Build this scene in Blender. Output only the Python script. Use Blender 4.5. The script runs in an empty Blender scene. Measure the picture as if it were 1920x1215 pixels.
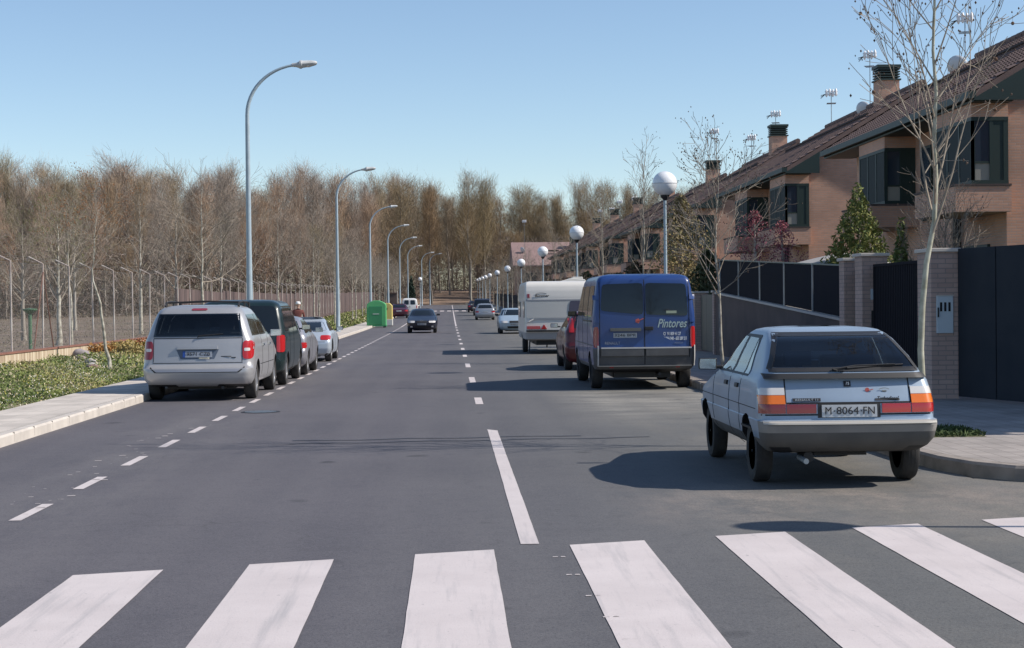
import bpy, bmesh, math, random
import numpy as np
from mathutils import Vector, Matrix
R = math.radians
rng = random.Random(7)
SC = bpy.context.scene
COL = SC.collection

# ---------------------------------------------------------------- camera
EYE = 1.7
cam_d = bpy.data.cameras.new("camera"); cam = bpy.data.objects.new("camera", cam_d); COL.objects.link(cam)
cam_d.sensor_width = 36; cam_d.lens = 3100 / 1920 * 36; cam_d.clip_end = 4000; cam_d.clip_start = .1
def _cam():
    p = math.atan(39.5 / 3100); y = R(2.12); ro = R(.6)
    f = Vector((math.sin(y) * math.cos(p), math.cos(y) * math.cos(p), -math.sin(p)))
    r = Vector((math.cos(y), -math.sin(y), 0)); u = r.cross(f)
    r2 = r * math.cos(ro) - u * math.sin(ro); u2 = u * math.cos(ro) + r * math.sin(ro)
    m = Matrix((r2, u2, -f)).transposed().to_4x4(); m.translation = (0, 0, EYE)
    cam.matrix_world = m
_cam()
SC.camera = cam
# ---------------------------------------------------------------- sky and sun
SUN_EL, SUN_BACK = 40.0, 8.0            # sun comes from the right, a little behind the camera
sx, sy, sz = math.cos(R(SUN_EL)) * math.cos(R(SUN_BACK)), -math.cos(R(SUN_EL)) * math.sin(R(SUN_BACK)), math.sin(R(SUN_EL))
W = bpy.data.worlds.new("World"); SC.world = W; W.use_nodes = True
nt = W.node_tree; bg = nt.nodes["Background"]; sk = nt.nodes.new("ShaderNodeTexSky")
sk.sky_type = 'NISHITA'; sk.sun_disc = False; sk.sun_elevation = R(SUN_EL); sk.sun_rotation = math.atan2(sx, sy)
sk.altitude = 900; sk.air_density = 1.0; sk.dust_density = .35; sk.ozone_density = 2.1
nt.links.new(sk.outputs[0], bg.inputs[0]); bg.inputs[1].default_value = .116
sd = bpy.data.lights.new("sun", 'SUN'); sd.energy = 4.5; sd.angle = R(.5); sd.color = (1, .93, .84)
so = bpy.data.objects.new("sun", sd); COL.objects.link(so); so.location = (30, -5, 40)
so.rotation_euler = Vector((sx, sy, sz)).to_track_quat('Z', 'Y').to_euler()
SC.view_settings.view_transform = 'Standard'; SC.view_settings.look = 'None'
SC.view_settings.exposure = 0.32; SC.view_settings.gamma = 1
SC.render.engine = 'CYCLES'
SC.cycles.max_bounces = 6; SC.cycles.transparent_max_bounces = 12

# ---------------------------------------------------------------- materials
MATS = {}
def mat(name, col, rough=.6, metal=0, spec=.5, noise=None, bump=None, coat=0, rand=None, emis=None, trans=0):
    """noise=(scale, amount 0..1, dark/bright colour2); bump=(scale,strength,dist); rand = list of colours picked per object"""
    if name in MATS: return MATS[name]
    m = bpy.data.materials.new(name); m.use_nodes = True; t = m.node_tree; b = t.nodes["Principled BSDF"]
    b.inputs["Base Color"].default_value = (*col, 1); b.inputs["Roughness"].default_value = rough
    b.inputs["Metallic"].default_value = metal; b.inputs["Specular IOR Level"].default_value = spec
    b.inputs["Coat Weight"].default_value = coat; b.inputs["Coat Roughness"].default_value = .06
    tc = t.nodes.new("ShaderNodeTexCoord"); src = None
    if rand:
        oi = t.nodes.new("ShaderNodeObjectInfo"); cr = t.nodes.new("ShaderNodeValToRGB"); cr.color_ramp.interpolation = 'LINEAR'
        el = cr.color_ramp.elements
        el[0].color = (*rand[0], 1); el[-1].color = (*rand[-1], 1)
        for i, c in enumerate(rand[1:-1]): el.new((i + 1) / (len(rand) - 1)).color = (*c, 1)
        t.links.new(oi.outputs["Random"], cr.inputs[0]); src = cr.outputs[0]
    if noise:
        n = t.nodes.new("ShaderNodeTexNoise"); n.inputs["Scale"].default_value = noise[0]; n.inputs["Detail"].default_value = 6
        t.links.new(tc.outputs["Object"], n.inputs["Vector"])
        mp = t.nodes.new("ShaderNodeMapRange"); mp.inputs[1].default_value = .35; mp.inputs[2].default_value = .65
        mp.inputs[4].default_value = noise[1]; t.links.new(n.outputs[0], mp.inputs[0])
        mx = t.nodes.new("ShaderNodeMixRGB"); mx.inputs[1].default_value = (*col, 1); mx.inputs[2].default_value = (*noise[2], 1)
        if src: t.links.new(src, mx.inputs[1])
        t.links.new(mp.outputs[0], mx.inputs[0]); src = mx.outputs[0]
    if src: t.links.new(src, b.inputs["Base Color"])
    if bump:
        n = t.nodes.new("ShaderNodeTexNoise"); n.inputs["Scale"].default_value = bump[0]; n.inputs["Detail"].default_value = 4
        t.links.new(tc.outputs["Object"], n.inputs["Vector"])
        bp = t.nodes.new("ShaderNodeBump"); bp.inputs["Strength"].default_value = bump[1]; bp.inputs["Distance"].default_value = bump[2]
        t.links.new(n.outputs[0], bp.inputs["Height"]); t.links.new(bp.outputs[0], b.inputs["Normal"])
    if emis:
        b.inputs["Emission Color"].default_value = (*emis, 1); b.inputs["Emission Strength"].default_value = 1
    MATS[name] = m; return m

def paint(name, col, dirt=.25, metal=0, rough=.35):
    m = mat(name, col, rough=rough, metal=metal, coat=.4, noise=(2.2, dirt, tuple(c * .7 + .03 for c in col)))
    return m

def asphalt():
    m = bpy.data.materials.new("asphalt"); m.use_nodes = True; t = m.node_tree; b = t.nodes["Principled BSDF"]
    tc = t.nodes.new("ShaderNodeTexCoord"); L = t.links.new
    def noise(scale, detail=6, rough=.6, vec=None, sc3=None):
        n = t.nodes.new("ShaderNodeTexNoise"); n.inputs["Scale"].default_value = scale; n.inputs["Detail"].default_value = detail
        n.inputs["Roughness"].default_value = rough
        if sc3:
            mp = t.nodes.new("ShaderNodeMapping"); mp.inputs["Scale"].default_value = sc3
            L(tc.outputs["Object"], mp.inputs[0]); L(mp.outputs[0], n.inputs["Vector"])
        else: L(tc.outputs["Object"], n.inputs["Vector"])
        return n.outputs[0]
    def ramp(s, a, b_, lo=0., hi=1.):
        r = t.nodes.new("ShaderNodeMapRange"); r.inputs[1].default_value = a; r.inputs[2].default_value = b_
        r.inputs[3].default_value = lo; r.inputs[4].default_value = hi; L(s, r.inputs[0]); return r.outputs[0]
    def mix(f, c1, c2):
        x = t.nodes.new("ShaderNodeMixRGB"); L(f, x.inputs[0])
        for i, c in ((1, c1), (2, c2)):
            if isinstance(c, tuple): x.inputs[i].default_value = (*c, 1)
            else: L(c, x.inputs[i])
        return x.outputs[0]
    c = mix(ramp(noise(.25, 4), .35, .65), (.080, .079, .092), (.122, .118, .128))
    c = mix(ramp(noise(1, 5, .6, sc3=(1.1, .12, 1)), .45, .75, 0, .55), c, (.155, .149, .152))
    sep = t.nodes.new("ShaderNodeSeparateXYZ"); L(tc.outputs["Object"], sep.inputs[0])
    # the parking side of the carriageway is older, greyer tarmac
    c = mix(ramp(sep.outputs[0], 1.2, 3.8, 0, .6), c, (.150, .146, .141))
    # brown dust that gathers by the right kerb
    mm = t.nodes.new("ShaderNodeMath"); mm.operation = 'MULTIPLY'
    L(ramp(noise(.8, 5, .7, sc3=(1, .45, 1)), .44, .62), mm.inputs[0]); L(ramp(sep.outputs[0], 1.6, 3.6, 0, .62), mm.inputs[1])
    c = mix(mm.outputs[0], c, (.27, .235, .205))
    # pale worn patch where lorries turn in front of the blue van
    py = t.nodes.new("ShaderNodeMath"); py.operation = 'MULTIPLY'; L(ramp(sep.outputs[1], 22, 27, 0, 1), py.inputs[0]); L(ramp(sep.outputs[1], 30, 33.5, 1, 0), py.inputs[1])
    px = t.nodes.new("ShaderNodeMath"); px.operation = 'MULTIPLY'; L(ramp(sep.outputs[0], 1.6, 2.6, 0, 1), px.inputs[0]); L(py.outputs[0], px.inputs[1])
    pz = t.nodes.new("ShaderNodeMath"); pz.operation = 'MULTIPLY'; L(ramp(noise(.9, 5, .7, sc3=(.5, 1.6, 1)), .34, .60, 0, 1), pz.inputs[0]); L(px.outputs[0], pz.inputs[1])
    c = mix(pz.outputs[0], c, (.42, .385, .355))
    qy = t.nodes.new("ShaderNodeMath"); qy.operation = 'MULTIPLY'; L(ramp(sep.outputs[1], 11.8, 13.2, 0, 1), qy.inputs[0]); L(ramp(sep.outputs[1], 14.2, 16, 1, 0), qy.inputs[1])
    qx = t.nodes.new("ShaderNodeMath"); qx.operation = 'MULTIPLY'; L(ramp(sep.outputs[0], 1.2, 2.2, 0, 1), qx.inputs[0]); L(qy.outputs[0], qx.inputs[1])
    qz = t.nodes.new("ShaderNodeMath"); qz.operation = 'MULTIPLY'; L(ramp(noise(1.1, 7, .8, sc3=(1.3, .8, 1)), .42, .62, 0, .8), qz.inputs[0]); L(qx.outputs[0], qz.inputs[1])
    c = mix(qz.outputs[0], c, (.36, .29, .255))
    # pale grit beside the parking line
    ry_ = t.nodes.new("ShaderNodeMath"); ry_.operation = 'MULTIPLY'; L(ramp(sep.outputs[0], -4.6, -3.9, 0, 1), ry_.inputs[0]); L(ramp(sep.outputs[0], -3.3, -2.4, 1, 0), ry_.inputs[1])
    rz_ = t.nodes.new("ShaderNodeMath"); rz_.operation = 'MULTIPLY'; L(ramp(noise(.7, 7, .8, sc3=(1.6, .5, 1)), .42, .62, 0, .6), rz_.inputs[0]); L(ry_.outputs[0], rz_.inputs[1])
    c = mix(rz_.outputs[0], c, (.21, .205, .195))
    # cracks and lane wear
    vo = t.nodes.new("ShaderNodeTexVoronoi"); vo.feature = 'DISTANCE_TO_EDGE'; vo.inputs["Scale"].default_value = .35; nv = t.nodes.new("ShaderNodeVectorMath"); nv.operation = 'ADD'
    nn = t.nodes.new("ShaderNodeTexNoise"); nn.inputs["Scale"].default_value = 1.2; nn.inputs["Detail"].default_value = 5; L(tc.outputs["Object"], nn.inputs["Vector"]); L(tc.outputs["Object"], nv.inputs[0]); L(nn.outputs["Color"], nv.inputs[1]); L(nv.outputs[0], vo.inputs["Vector"])
    ck = t.nodes.new("ShaderNodeMath"); ck.operation = 'MULTIPLY'; L(ramp(vo.outputs["Distance"], .0, .006, .55, 0), ck.inputs[0]); L(ramp(noise(.3, 3), .5, .58), ck.inputs[1])
    c = mix(ck.outputs[0], c, (.035, .034, .038))
    wv = t.nodes.new("ShaderNodeTexWave"); wv.inputs["Scale"].default_value = .36; wv.inputs["Distortion"].default_value = 1.2; wv.inputs["Detail Scale"].default_value = .3; L(tc.outputs["Object"], wv.inputs["Vector"])
    c = mix(ramp(wv.outputs[0], .3, 1, 0, .22), c, (.165, .16, .163))
    # fine aggregate
    c = mix(ramp(noise(110, 3, .8), .42, .66, 0, .65), c, (.24, .235, .235))
    c = mix(ramp(noise(55, 3, .8), .50, .68, 0, .8), c, (.040, .039, .045))
    c = mix(ramp(noise(16, 5, .75), .42, .68, 0, .30), c, (.20, .195, .197))
    c = mix(ramp(noise(5, 6, .8), .50, .72, 0, .30), c, (.055, .055, .062))
    # dark oil drips
    c = mix(ramp(noise(1.7, 2, .4), .70, .78, 0, .6), c, (.03, .03, .034))
    gr_ = t.nodes.new("ShaderNodeMixRGB"); gr_.blend_type = 'MULTIPLY'; gr_.inputs[0].default_value = 1; L(c, gr_.inputs[1]); L(mix(ramp(sep.outputs[0], -1, 2.5), (.80, .77, .80), (.82, .84, .80)), gr_.inputs[2]); c = gr_.outputs[0]
    L(c, b.inputs["Base Color"]); b.inputs["Roughness"].default_value = .8; b.inputs["Specular IOR Level"].default_value = .35
    bp = t.nodes.new("ShaderNodeBump"); bp.inputs["Strength"].default_value = .5; bp.inputs["Distance"].default_value = .006
    L(noise(90, 3), bp.inputs["Height"]); L(bp.outputs[0], b.inputs["Normal"])
    return m
def brick(name, c1, c2, mortar, axis='x', sx_=.25, sh=.07):
    m = bpy.data.materials.new(name); m.use_nodes = True; t = m.node_tree; b = t.nodes["Principled BSDF"]; L = t.links.new
    tc = t.nodes.new("ShaderNodeTexCoord"); sep = t.nodes.new("ShaderNodeSeparateXYZ"); L(tc.outputs["Object"], sep.inputs[0])
    ad = t.nodes.new("ShaderNodeMath"); ad.operation = 'ADD'; L(sep.outputs[0], ad.inputs[0]); L(sep.outputs[1], ad.inputs[1])
    cb = t.nodes.new("ShaderNodeCombineXYZ"); L(ad.outputs[0], cb.inputs[0]); L(sep.outputs[2], cb.inputs[1])
    br = t.nodes.new("ShaderNodeTexBrick"); L(cb.outputs[0], br.inputs["Vector"])
    br.inputs["Scale"].default_value = 1; br.inputs["Brick Width"].default_value = sx_; br.inputs["Row Height"].default_value = sh
    br.inputs["Mortar Size"].default_value = .008; br.inputs["Color1"].default_value = (*c1, 1); br.inputs["Color2"].default_value = (*c2, 1)
    br.inputs["Mortar"].default_value = (*mortar, 1)
    n = t.nodes.new("ShaderNodeTexNoise"); n.inputs["Scale"].default_value = .7; n.inputs["Detail"].default_value = 5; L(tc.outputs["Object"], n.inputs["Vector"])
    mr = t.nodes.new("ShaderNodeMapRange"); mr.inputs[1].default_value = .3; mr.inputs[2].default_value = .7; mr.inputs[3].default_value = .82; mr.inputs[4].default_value = 1.12
    L(n.outputs[0], mr.inputs[0]); mx = t.nodes.new("ShaderNodeMixRGB"); mx.blend_type = 'MULTIPLY'; mx.inputs[0].default_value = 1
    L(br.outputs[0], mx.inputs[1]); L(mr.outputs[0], mx.inputs[2]); L(mx.outputs[0], b.inputs["Base Color"])
    b.inputs["Roughness"].default_value = .85
    bp = t.nodes.new("ShaderNodeBump"); bp.inputs["Strength"].default_value = .4; bp.inputs["Distance"].default_value = .01
    L(br.outputs["Fac"], bp.inputs["Height"]); bp.invert = True; L(bp.outputs[0], b.inputs["Normal"])
    MATS[name] = m; return m
def pavers(name, c1, c2, mortar, s=.2):
    m = bpy.data.materials.new(name); m.use_nodes = True; t = m.node_tree; b = t.nodes["Principled BSDF"]; L = t.links.new
    tc = t.nodes.new("ShaderNodeTexCoord"); br = t.nodes.new("ShaderNodeTexBrick"); L(tc.outputs["Object"], br.inputs["Vector"])
    br.offset = 0; br.inputs["Scale"].default_value = 1; br.inputs["Brick Width"].default_value = s; br.inputs["Row Height"].default_value = s
    br.inputs["Mortar Size"].default_value = .006; br.inputs["Color1"].default_value = (*c1, 1); br.inputs["Color2"].default_value = (*c2, 1)
    br.inputs["Mortar"].default_value = (*mortar, 1)
    n = t.nodes.new("ShaderNodeTexNoise"); n.inputs["Scale"].default_value = 1.3; n.inputs["Detail"].default_value = 7; L(tc.outputs["Object"], n.inputs["Vector"])
    mr = t.nodes.new("ShaderNodeMapRange"); mr.inputs[1].default_value = .3; mr.inputs[2].default_value = .7; mr.inputs[3].default_value = .72; mr.inputs[4].default_value = 1.1
    L(n.outputs[0], mr.inputs[0]); mx = t.nodes.new("ShaderNodeMixRGB"); mx.blend_type = 'MULTIPLY'; mx.inputs[0].default_value = 1
    L(br.outputs[0], mx.inputs[1]); L(mr.outputs[0], mx.inputs[2]); L(mx.outputs[0], b.inputs["Base Color"]); b.inputs["Roughness"].default_value = .9
    MATS[name] = m; return m
def roadpaint():
    m = bpy.data.materials.new("road paint"); m.use_nodes = True; t = m.node_tree; b = t.nodes["Principled BSDF"]; L = t.links.new
    tc = t.nodes.new("ShaderNodeTexCoord")
    def nz(scale, sc3, a, b_, hi, d=6):
        n = t.nodes.new("ShaderNodeTexNoise"); n.inputs["Scale"].default_value = scale; n.inputs["Detail"].default_value = d; n.inputs["Roughness"].default_value = .65
        mp = t.nodes.new("ShaderNodeMapping"); mp.inputs["Scale"].default_value = sc3; L(tc.outputs["Object"], mp.inputs[0]); L(mp.outputs[0], n.inputs["Vector"])
        r = t.nodes.new("ShaderNodeMapRange"); r.inputs[1].default_value = a; r.inputs[2].default_value = b_; r.inputs[4].default_value = hi; L(n.outputs[0], r.inputs[0]); return r.outputs[0]
    def mix(f, c1, c2):
        x = t.nodes.new("ShaderNodeMixRGB"); L(f, x.inputs[0])
        for i, c in ((1, c1), (2, c2)):
            if isinstance(c, tuple): x.inputs[i].default_value = (*c, 1)
            else: L(c, x.inputs[i])
        return x.outputs[0]
    c = mix(nz(1.2, (1, 1, 1), .35, .65, 1), (.615, .55, .532), (.54, .48, .465))
    c = mix(nz(4, (2.2, .12, 1), .52, .72, .7), c, (.36, .34, .34))
    c = mix(nz(14, (1, .6, 1), .66, .76, .6, 4), c, (.17, .165, .17))
    c = mix(nz(60, (1, 1, 1), .60, .72, .4, 3), c, (.25, .24, .25))
    L(c, b.inputs["Base Color"]); b.inputs["Roughness"].default_value = .65
    bp = t.nodes.new("ShaderNodeBump"); bp.inputs["Strength"].default_value = .3; bp.inputs["Distance"].default_value = .004
    n = t.nodes.new("ShaderNodeTexNoise"); n.inputs["Scale"].default_value = 90; L(tc.outputs["Object"], n.inputs["Vector"]); L(n.outputs[0], bp.inputs["Height"]); L(bp.outputs[0], b.inputs["Normal"])
    return m
def streaks(name, cols, sc3, rough=.9):
    m = bpy.data.materials.new(name); m.use_nodes = True; t = m.node_tree; b = t.nodes["Principled BSDF"]; L = t.links.new
    tc = t.nodes.new("ShaderNodeTexCoord"); mp = t.nodes.new("ShaderNodeMapping"); mp.inputs["Scale"].default_value = sc3
    n = t.nodes.new("ShaderNodeTexNoise"); n.inputs["Scale"].default_value = 1; n.inputs["Detail"].default_value = 5
    L(tc.outputs["Object"], mp.inputs[0]); L(mp.outputs[0], n.inputs["Vector"])
    cr = t.nodes.new("ShaderNodeValToRGB"); el = cr.color_ramp.elements
    el[0].position = .38; el[0].color = (*cols[0], 1); el[1].position = .62; el[1].color = (*cols[1], 1)
    if len(cols) > 2: e = el.new(.5); e.color = (*cols[2], 1)
    L(n.outputs[0], cr.inputs[0]); L(cr.outputs[0], b.inputs["Base Color"]); b.inputs["Roughness"].default_value = rough
    MATS[name] = m; return m
def wiremesh():
    m = bpy.data.materials.new("chain link wire"); m.use_nodes = True; t = m.node_tree; b = t.nodes["Principled BSDF"]; L = t.links.new
    b.inputs["Base Color"].default_value = (.30, .30, .29, 1); b.inputs["Roughness"].default_value = .6; b.inputs["Metallic"].default_value = .3
    tc = t.nodes.new("ShaderNodeTexCoord"); outs = []
    for s in (1, -1):
        sep = t.nodes.new("ShaderNodeSeparateXYZ"); L(tc.outputs["Object"], sep.inputs[0])
        a = t.nodes.new("ShaderNodeMath"); a.operation = 'MULTIPLY_ADD'; a.inputs[1].default_value = s; L(sep.outputs[2], a.inputs[0]); L(sep.outputs[1], a.inputs[2])
        d = t.nodes.new("ShaderNodeMath"); d.operation = 'MULTIPLY'; d.inputs[1].default_value = 1 / .07; L(a.outputs[0], d.inputs[0])
        f = t.nodes.new("ShaderNodeMath"); f.operation = 'FRACT'; L(d.outputs[0], f.inputs[0])
        g = t.nodes.new("ShaderNodeMath"); g.operation = 'LESS_THAN'; g.inputs[1].default_value = .05; L(f.outputs[0], g.inputs[0]); outs.append(g.outputs[0])
    mx = t.nodes.new("ShaderNodeMath"); mx.operation = 'MAXIMUM'; L(outs[0], mx.inputs[0]); L(outs[1], mx.inputs[1]); L(mx.outputs[0], b.inputs["Alpha"])
    return m

def clearglass(name, tint, refl=1.0):
    m = bpy.data.materials.new(name); m.use_nodes = True; t = m.node_tree; t.nodes.remove(t.nodes["Principled BSDF"]); L = t.links.new
    out = [n for n in t.nodes if n.type == 'OUTPUT_MATERIAL'][0]
    tr = t.nodes.new("ShaderNodeBsdfTransparent"); tr.inputs[0].default_value = (*tint, 1); gl = t.nodes.new("ShaderNodeBsdfGlossy"); gl.inputs["Roughness"].default_value = .02
    fr = t.nodes.new("ShaderNodeFresnel"); fr.inputs[0].default_value = 1.6; mr = t.nodes.new("ShaderNodeMath"); mr.operation = 'MULTIPLY'; mr.inputs[1].default_value = refl; L(fr.outputs[0], mr.inputs[0])
    mx = t.nodes.new("ShaderNodeMixShader"); L(mr.outputs[0], mx.inputs[0]); L(tr.outputs[0], mx.inputs[1]); L(gl.outputs[0], mx.inputs[2]); L(mx.outputs[0], out.inputs[0])
    MATS[name] = m; return m
M_CLEAR = clearglass("clear car glass", (.80, .87, .88), 1.3); M_TINT = clearglass("tinted car glass", (.42, .46, .48), 1.2)
M_TRIM = mat("grey cabin trim", (.12, .12, .125), .8); M_SEAT = mat("seat cloth", (.05, .052, .065), .9)
M_ASPH = asphalt(); M_PAINT = roadpaint(); M_WIRE = wiremesh()
M_BRICK = brick("orange brick", (.62, .355, .25), (.53, .305, .215), (.46, .35, .29))
M_PBRICK = brick("pale pillar brick", (.50, .36, .31), (.42, .30, .26), (.30, .25, .23), sx_=.24, sh=.075)
M_PAVEL = pavers("pale concrete pavers", (.58, .52, .46), (.53, .475, .42), (.42, .385, .34), .3)
M_PAVER = pavers("grey pavement tiles", (.36, .32, .295), (.30, .27, .25), (.20, .18, .165), .2)
M_KERB = mat("kerb concrete", (.56, .51, .455), .9, noise=(3, .7, (.40, .365, .33)), bump=(40, .3, .01))
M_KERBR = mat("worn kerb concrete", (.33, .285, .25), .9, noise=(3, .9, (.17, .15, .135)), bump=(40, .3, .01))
M_FIELD = mat("dry field soil", (.20, .155, .13), 1, spec=.1, noise=(.22, 1, (.145, .12, .085)), bump=(3, .6, .08))
M_VERGE = mat("verge soil", (.25, .215, .14), 1, spec=.1, noise=(1.2, 1, (.13, .155, .065)))
M_GARDEN = mat("garden soil", (.10, .09, .06), 1, spec=.1, noise=(1.5, 1, (.06, .08, .03)))
M_STEEL = mat("galvanised steel", (.30, .34, .37), .45, metal=.45, noise=(6, .6, (.22, .25, .28)))
M_POLE = mat("grey painted pole", (.36, .44, .49), .45, noise=(5, .5, (.27, .34, .38)))
M_LAMPG = mat("lamp head grey", (.46, .47, .47), .5)
M_GLOBE = mat("white globe plastic", (.80, .81, .82), .22, coat=.3)
M_BLK = mat("black plastic", (.018, .018, .02), .55)
M_TYRE = mat("tyre rubber", (.028, .027, .028), .85, noise=(9, .6, (.06, .055, .05)))
M_RIM = mat("alloy rim", (.42, .43, .45), .35, metal=.7)
M_RIMD = mat("dull wheel trim", (.20, .21, .23), .5, metal=.3)
M_GLASS = mat("dark car glass", (.012, .017, .022), .05, spec=.5)
M_GLASSB = mat("tinted bluish car glass", (.035, .06, .075), .05, spec=.9, coat=.4)
M_RED = mat("red lamp lens", (.42, .018, .02), .2, coat=.6)
M_REDD = mat("dull red lamp lens", (.25, .022, .03), .25, coat=.5)
M_AMB = mat("amber lamp lens", (.75, .17, .02), .22, coat=.6)
M_CLR = mat("clear lamp lens", (.62, .60, .58), .2, coat=.6)
M_CHR = mat("chrome", (.7, .7, .7), .15, metal=1)
M_PLATE = mat("white number plate", (.46, .475, .49), .45)
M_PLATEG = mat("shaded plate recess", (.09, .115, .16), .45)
M_EUB = mat("blue plate band", (.02, .07, .30), .45)
M_INK = mat("black lettering", (.015, .015, .02), .6)
M_SIGNW = mat("white lettering", (.66, .68, .72), .6)
M_SEAM = mat("panel gap black", (.008, .008, .01), .9)
M_BARK = mat("brown grey bark", (.17, .14, .115), .95, rand=[(.14, .12, .10), (.30, .265, .23), (.18, .15, .12), (.40, .37, .32), (.20, .17, .14)])
M_BARKW = mat("pale birch like bark", (.50, .475, .40), .85, noise=(7, 1, (.22, .20, .16)))
M_TWIGW = mat("pale twig bark", (.34, .29, .23), .9, noise=(6, 1, (.22, .18, .14)))
M_BARKP = mat("plane tree bark", (.46, .45, .36), .85, noise=(7, 1, (.27, .26, .19)))
M_TWIG = mat("wood twigs", (.2, .15, .1), .95, rand=[(.34, .265, .21), (.30, .255, .215), (.37, .245, .165), (.30, .25, .15), (.34, .27, .22), (.38, .255, .165)])
M_TWIGF = mat("far wood twigs", (.2, .15, .1), .95, rand=[(.28, .20, .125), (.265, .20, .115), (.29, .195, .11), (.25, .195, .105), (.28, .215, .15)])
M_BUD = mat("dark buds", (.09, .06, .045), .9)
M_ROOF = mat("brown roof tile", (.21, .14, .12), .9, noise=(1.5, .8, (.15, .10, .088)), bump=(30, .3, .01))
M_ROOFP = mat("pinkish roof tile", (.27, .18, .165), .9, noise=(1.5, .6, (.22, .15, .14)))
M_GREEN = mat("dark green joinery", (.018, .038, .034), .5)
M_DARK = mat("dark recess", (.012, .012, .014), .9)
M_WGLASS = mat("window glass", (.03, .045, .065), .12, spec=.45)
M_CURT = mat("net curtain behind glass", (.30, .29, .25), .5)
M_GATE = mat("dark blue grey gate steel", (.020, .026, .036), .7, spec=.15, noise=(2, .6, (.03, .035, .044)))
M_PANEL = mat("charcoal fence panel", (.022, .022, .028), .9, spec=.05, noise=(2, .5, (.024, .024, .028)))
M_OLIVE = mat("olive grey gate", (.10, .10, .085), .6)
M_CAP = mat("stone cap", (.50, .46, .42), .8)
M_METER = mat("meter box grey", (.46, .53, .58), .5)
M_RENDER = mat("pinkish render", (.12, .088, .080), .9, noise=(1.2, .9, (.075, .058, .055)))

# ---------------------------------------------------------------- mesh helpers
class MB:
    def __init__(s): s.v = []; s.f = []; s.m = []
    def add(s, vs, fs, m=0):
        o = len(s.v); s.v += [tuple(p) for p in vs]; s.f += [tuple(i + o for i in f) for f in fs]; s.m += [m] * len(fs); return s
    def box(s, x0, x1, y0, y1, z0, z1, m=0):
        return s.add([(x0, y0, z0), (x1, y0, z0), (x1, y1, z0), (x0, y1, z0), (x0, y0, z1), (x1, y0, z1), (x1, y1, z1), (x0, y1, z1)],
                     [(0, 3, 2, 1), (4, 5, 6, 7), (0, 1, 5, 4), (1, 2, 6, 5), (2, 3, 7, 6), (3, 0, 4, 7)], m)
    def prism(s, poly, a, b, axis='y', m=0):
        n = len(poly)
        def P(p, t):
            return (p[0], t, p[1]) if axis == 'y' else ((t, p[0], p[1]) if axis == 'x' else (p[0], p[1], t))
        vs = [P(p, a) for p in poly] + [P(p, b) for p in poly]
        fs = [tuple(range(n)), tuple(range(2 * n - 1, n - 1, -1))] + [(i, i + n, (i + 1) % n + n, (i + 1) % n) for i in range(n)]
        return s.add(vs, fs, m)
    def tube(s, pts, rad, k=6, m=0, cap=True):
        pts = [Vector(p) for p in pts]; n = len(pts)
        if not isinstance(rad, (list, tuple)): rad = [rad] * n
        vs = []; prev = None
        for i, p in enumerate(pts):
            d = (pts[min(i + 1, n - 1)] - pts[max(i - 1, 0)])
            if d.length < 1e-9: d = Vector((0, 0, 1))
            d.normalize()
            if prev is None: a = d.orthogonal().normalized()
            else:
                a = prev - d * prev.dot(d)
                a = d.orthogonal().normalized() if a.length < 1e-6 else a.normalized()
            prev = a; b = d.cross(a)
            for j in range(k):
                t = 2 * math.pi * j / k; vs.append(p + (a * math.cos(t) + b * math.sin(t)) * rad[i])
        fs = [(i * k + j, i * k + (j + 1) % k, (i + 1) * k + (j + 1) % k, (i + 1) * k + j) for i in range(n - 1) for j in range(k)]
        if cap: fs += [tuple(range(k - 1, -1, -1)), tuple(range((n - 1) * k, n * k))]
        return s.add(vs, fs, m)
    def lathe(s, prof, c=(0, 0, 0), axis='z', k=24, m=0):
        """prof: (radius, height)"""
        vs = []; n = len(prof)
        for r_, h in prof:
            for j in range(k):
                t = 2 * math.pi * j / k; a, b = r_ * math.cos(t), r_ * math.sin(t)
                vs.append({'z': (c[0] + a, c[1] + b, c[2] + h), 'x': (c[0] + h, c[1] + a, c[2] + b), 'y': (c[0] + a, c[1] + h, c[2] + b)}[axis])
        fs = [(i * k + j, i * k + (j + 1) % k, (i + 1) * k + (j + 1) % k, (i + 1) * k + j) for i in range(n - 1) for j in range(k)]
        if prof[0][0] > 1e-6: fs.append(tuple(range(k - 1, -1, -1)))
        if prof[-1][0] > 1e-6: fs.append(tuple(range((n - 1) * k, n * k)))
        return s.add(vs, fs, m)
    def sphere(s, c, r_, k=16, n=10, sz=1, m=0):
        pr = [(r_ * math.sin(math.pi * i / n), -r_ * sz * math.cos(math.pi * i / n)) for i in range(n + 1)]
        return s.lathe(pr, c, 'z', k, m)
    def build(s, name, mats, parent=None, smooth=None, bevel=0, fix=True):
        me = bpy.data.meshes.new(name); me.from_pydata(s.v, [], s.f)
        if not isinstance(mats, (list, tuple)): mats = [mats]
        for mm in mats: me.materials.append(mm)
        if len(mats) > 1: me.polygons.foreach_set("material_index", s.m)
        if fix:
            b = bmesh.new(); b.from_mesh(me); bmesh.ops.recalc_face_normals(b, faces=b.faces); b.to_mesh(me); b.free()
        o = bpy.data.objects.new(name, me); COL.objects.link(o)
        if smooth is not None:
            me.shade_smooth(); me.set_sharp_from_angle(angle=R(smooth))
        if bevel:
            bm = o.modifiers.new("bevel", 'BEVEL'); bm.width = bevel; bm.segments = 2; bm.limit_method = 'ANGLE'; bm.angle_limit = R(40)
        if parent: o.parent = parent
        me.update(); return o
def tag(o, label=None, cat=None, group=None, kind=None):
    if label: o['label'] = label
    if cat: o['category'] = cat
    if group: o['group'] = group
    if kind: o['kind'] = kind
    return o
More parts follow.
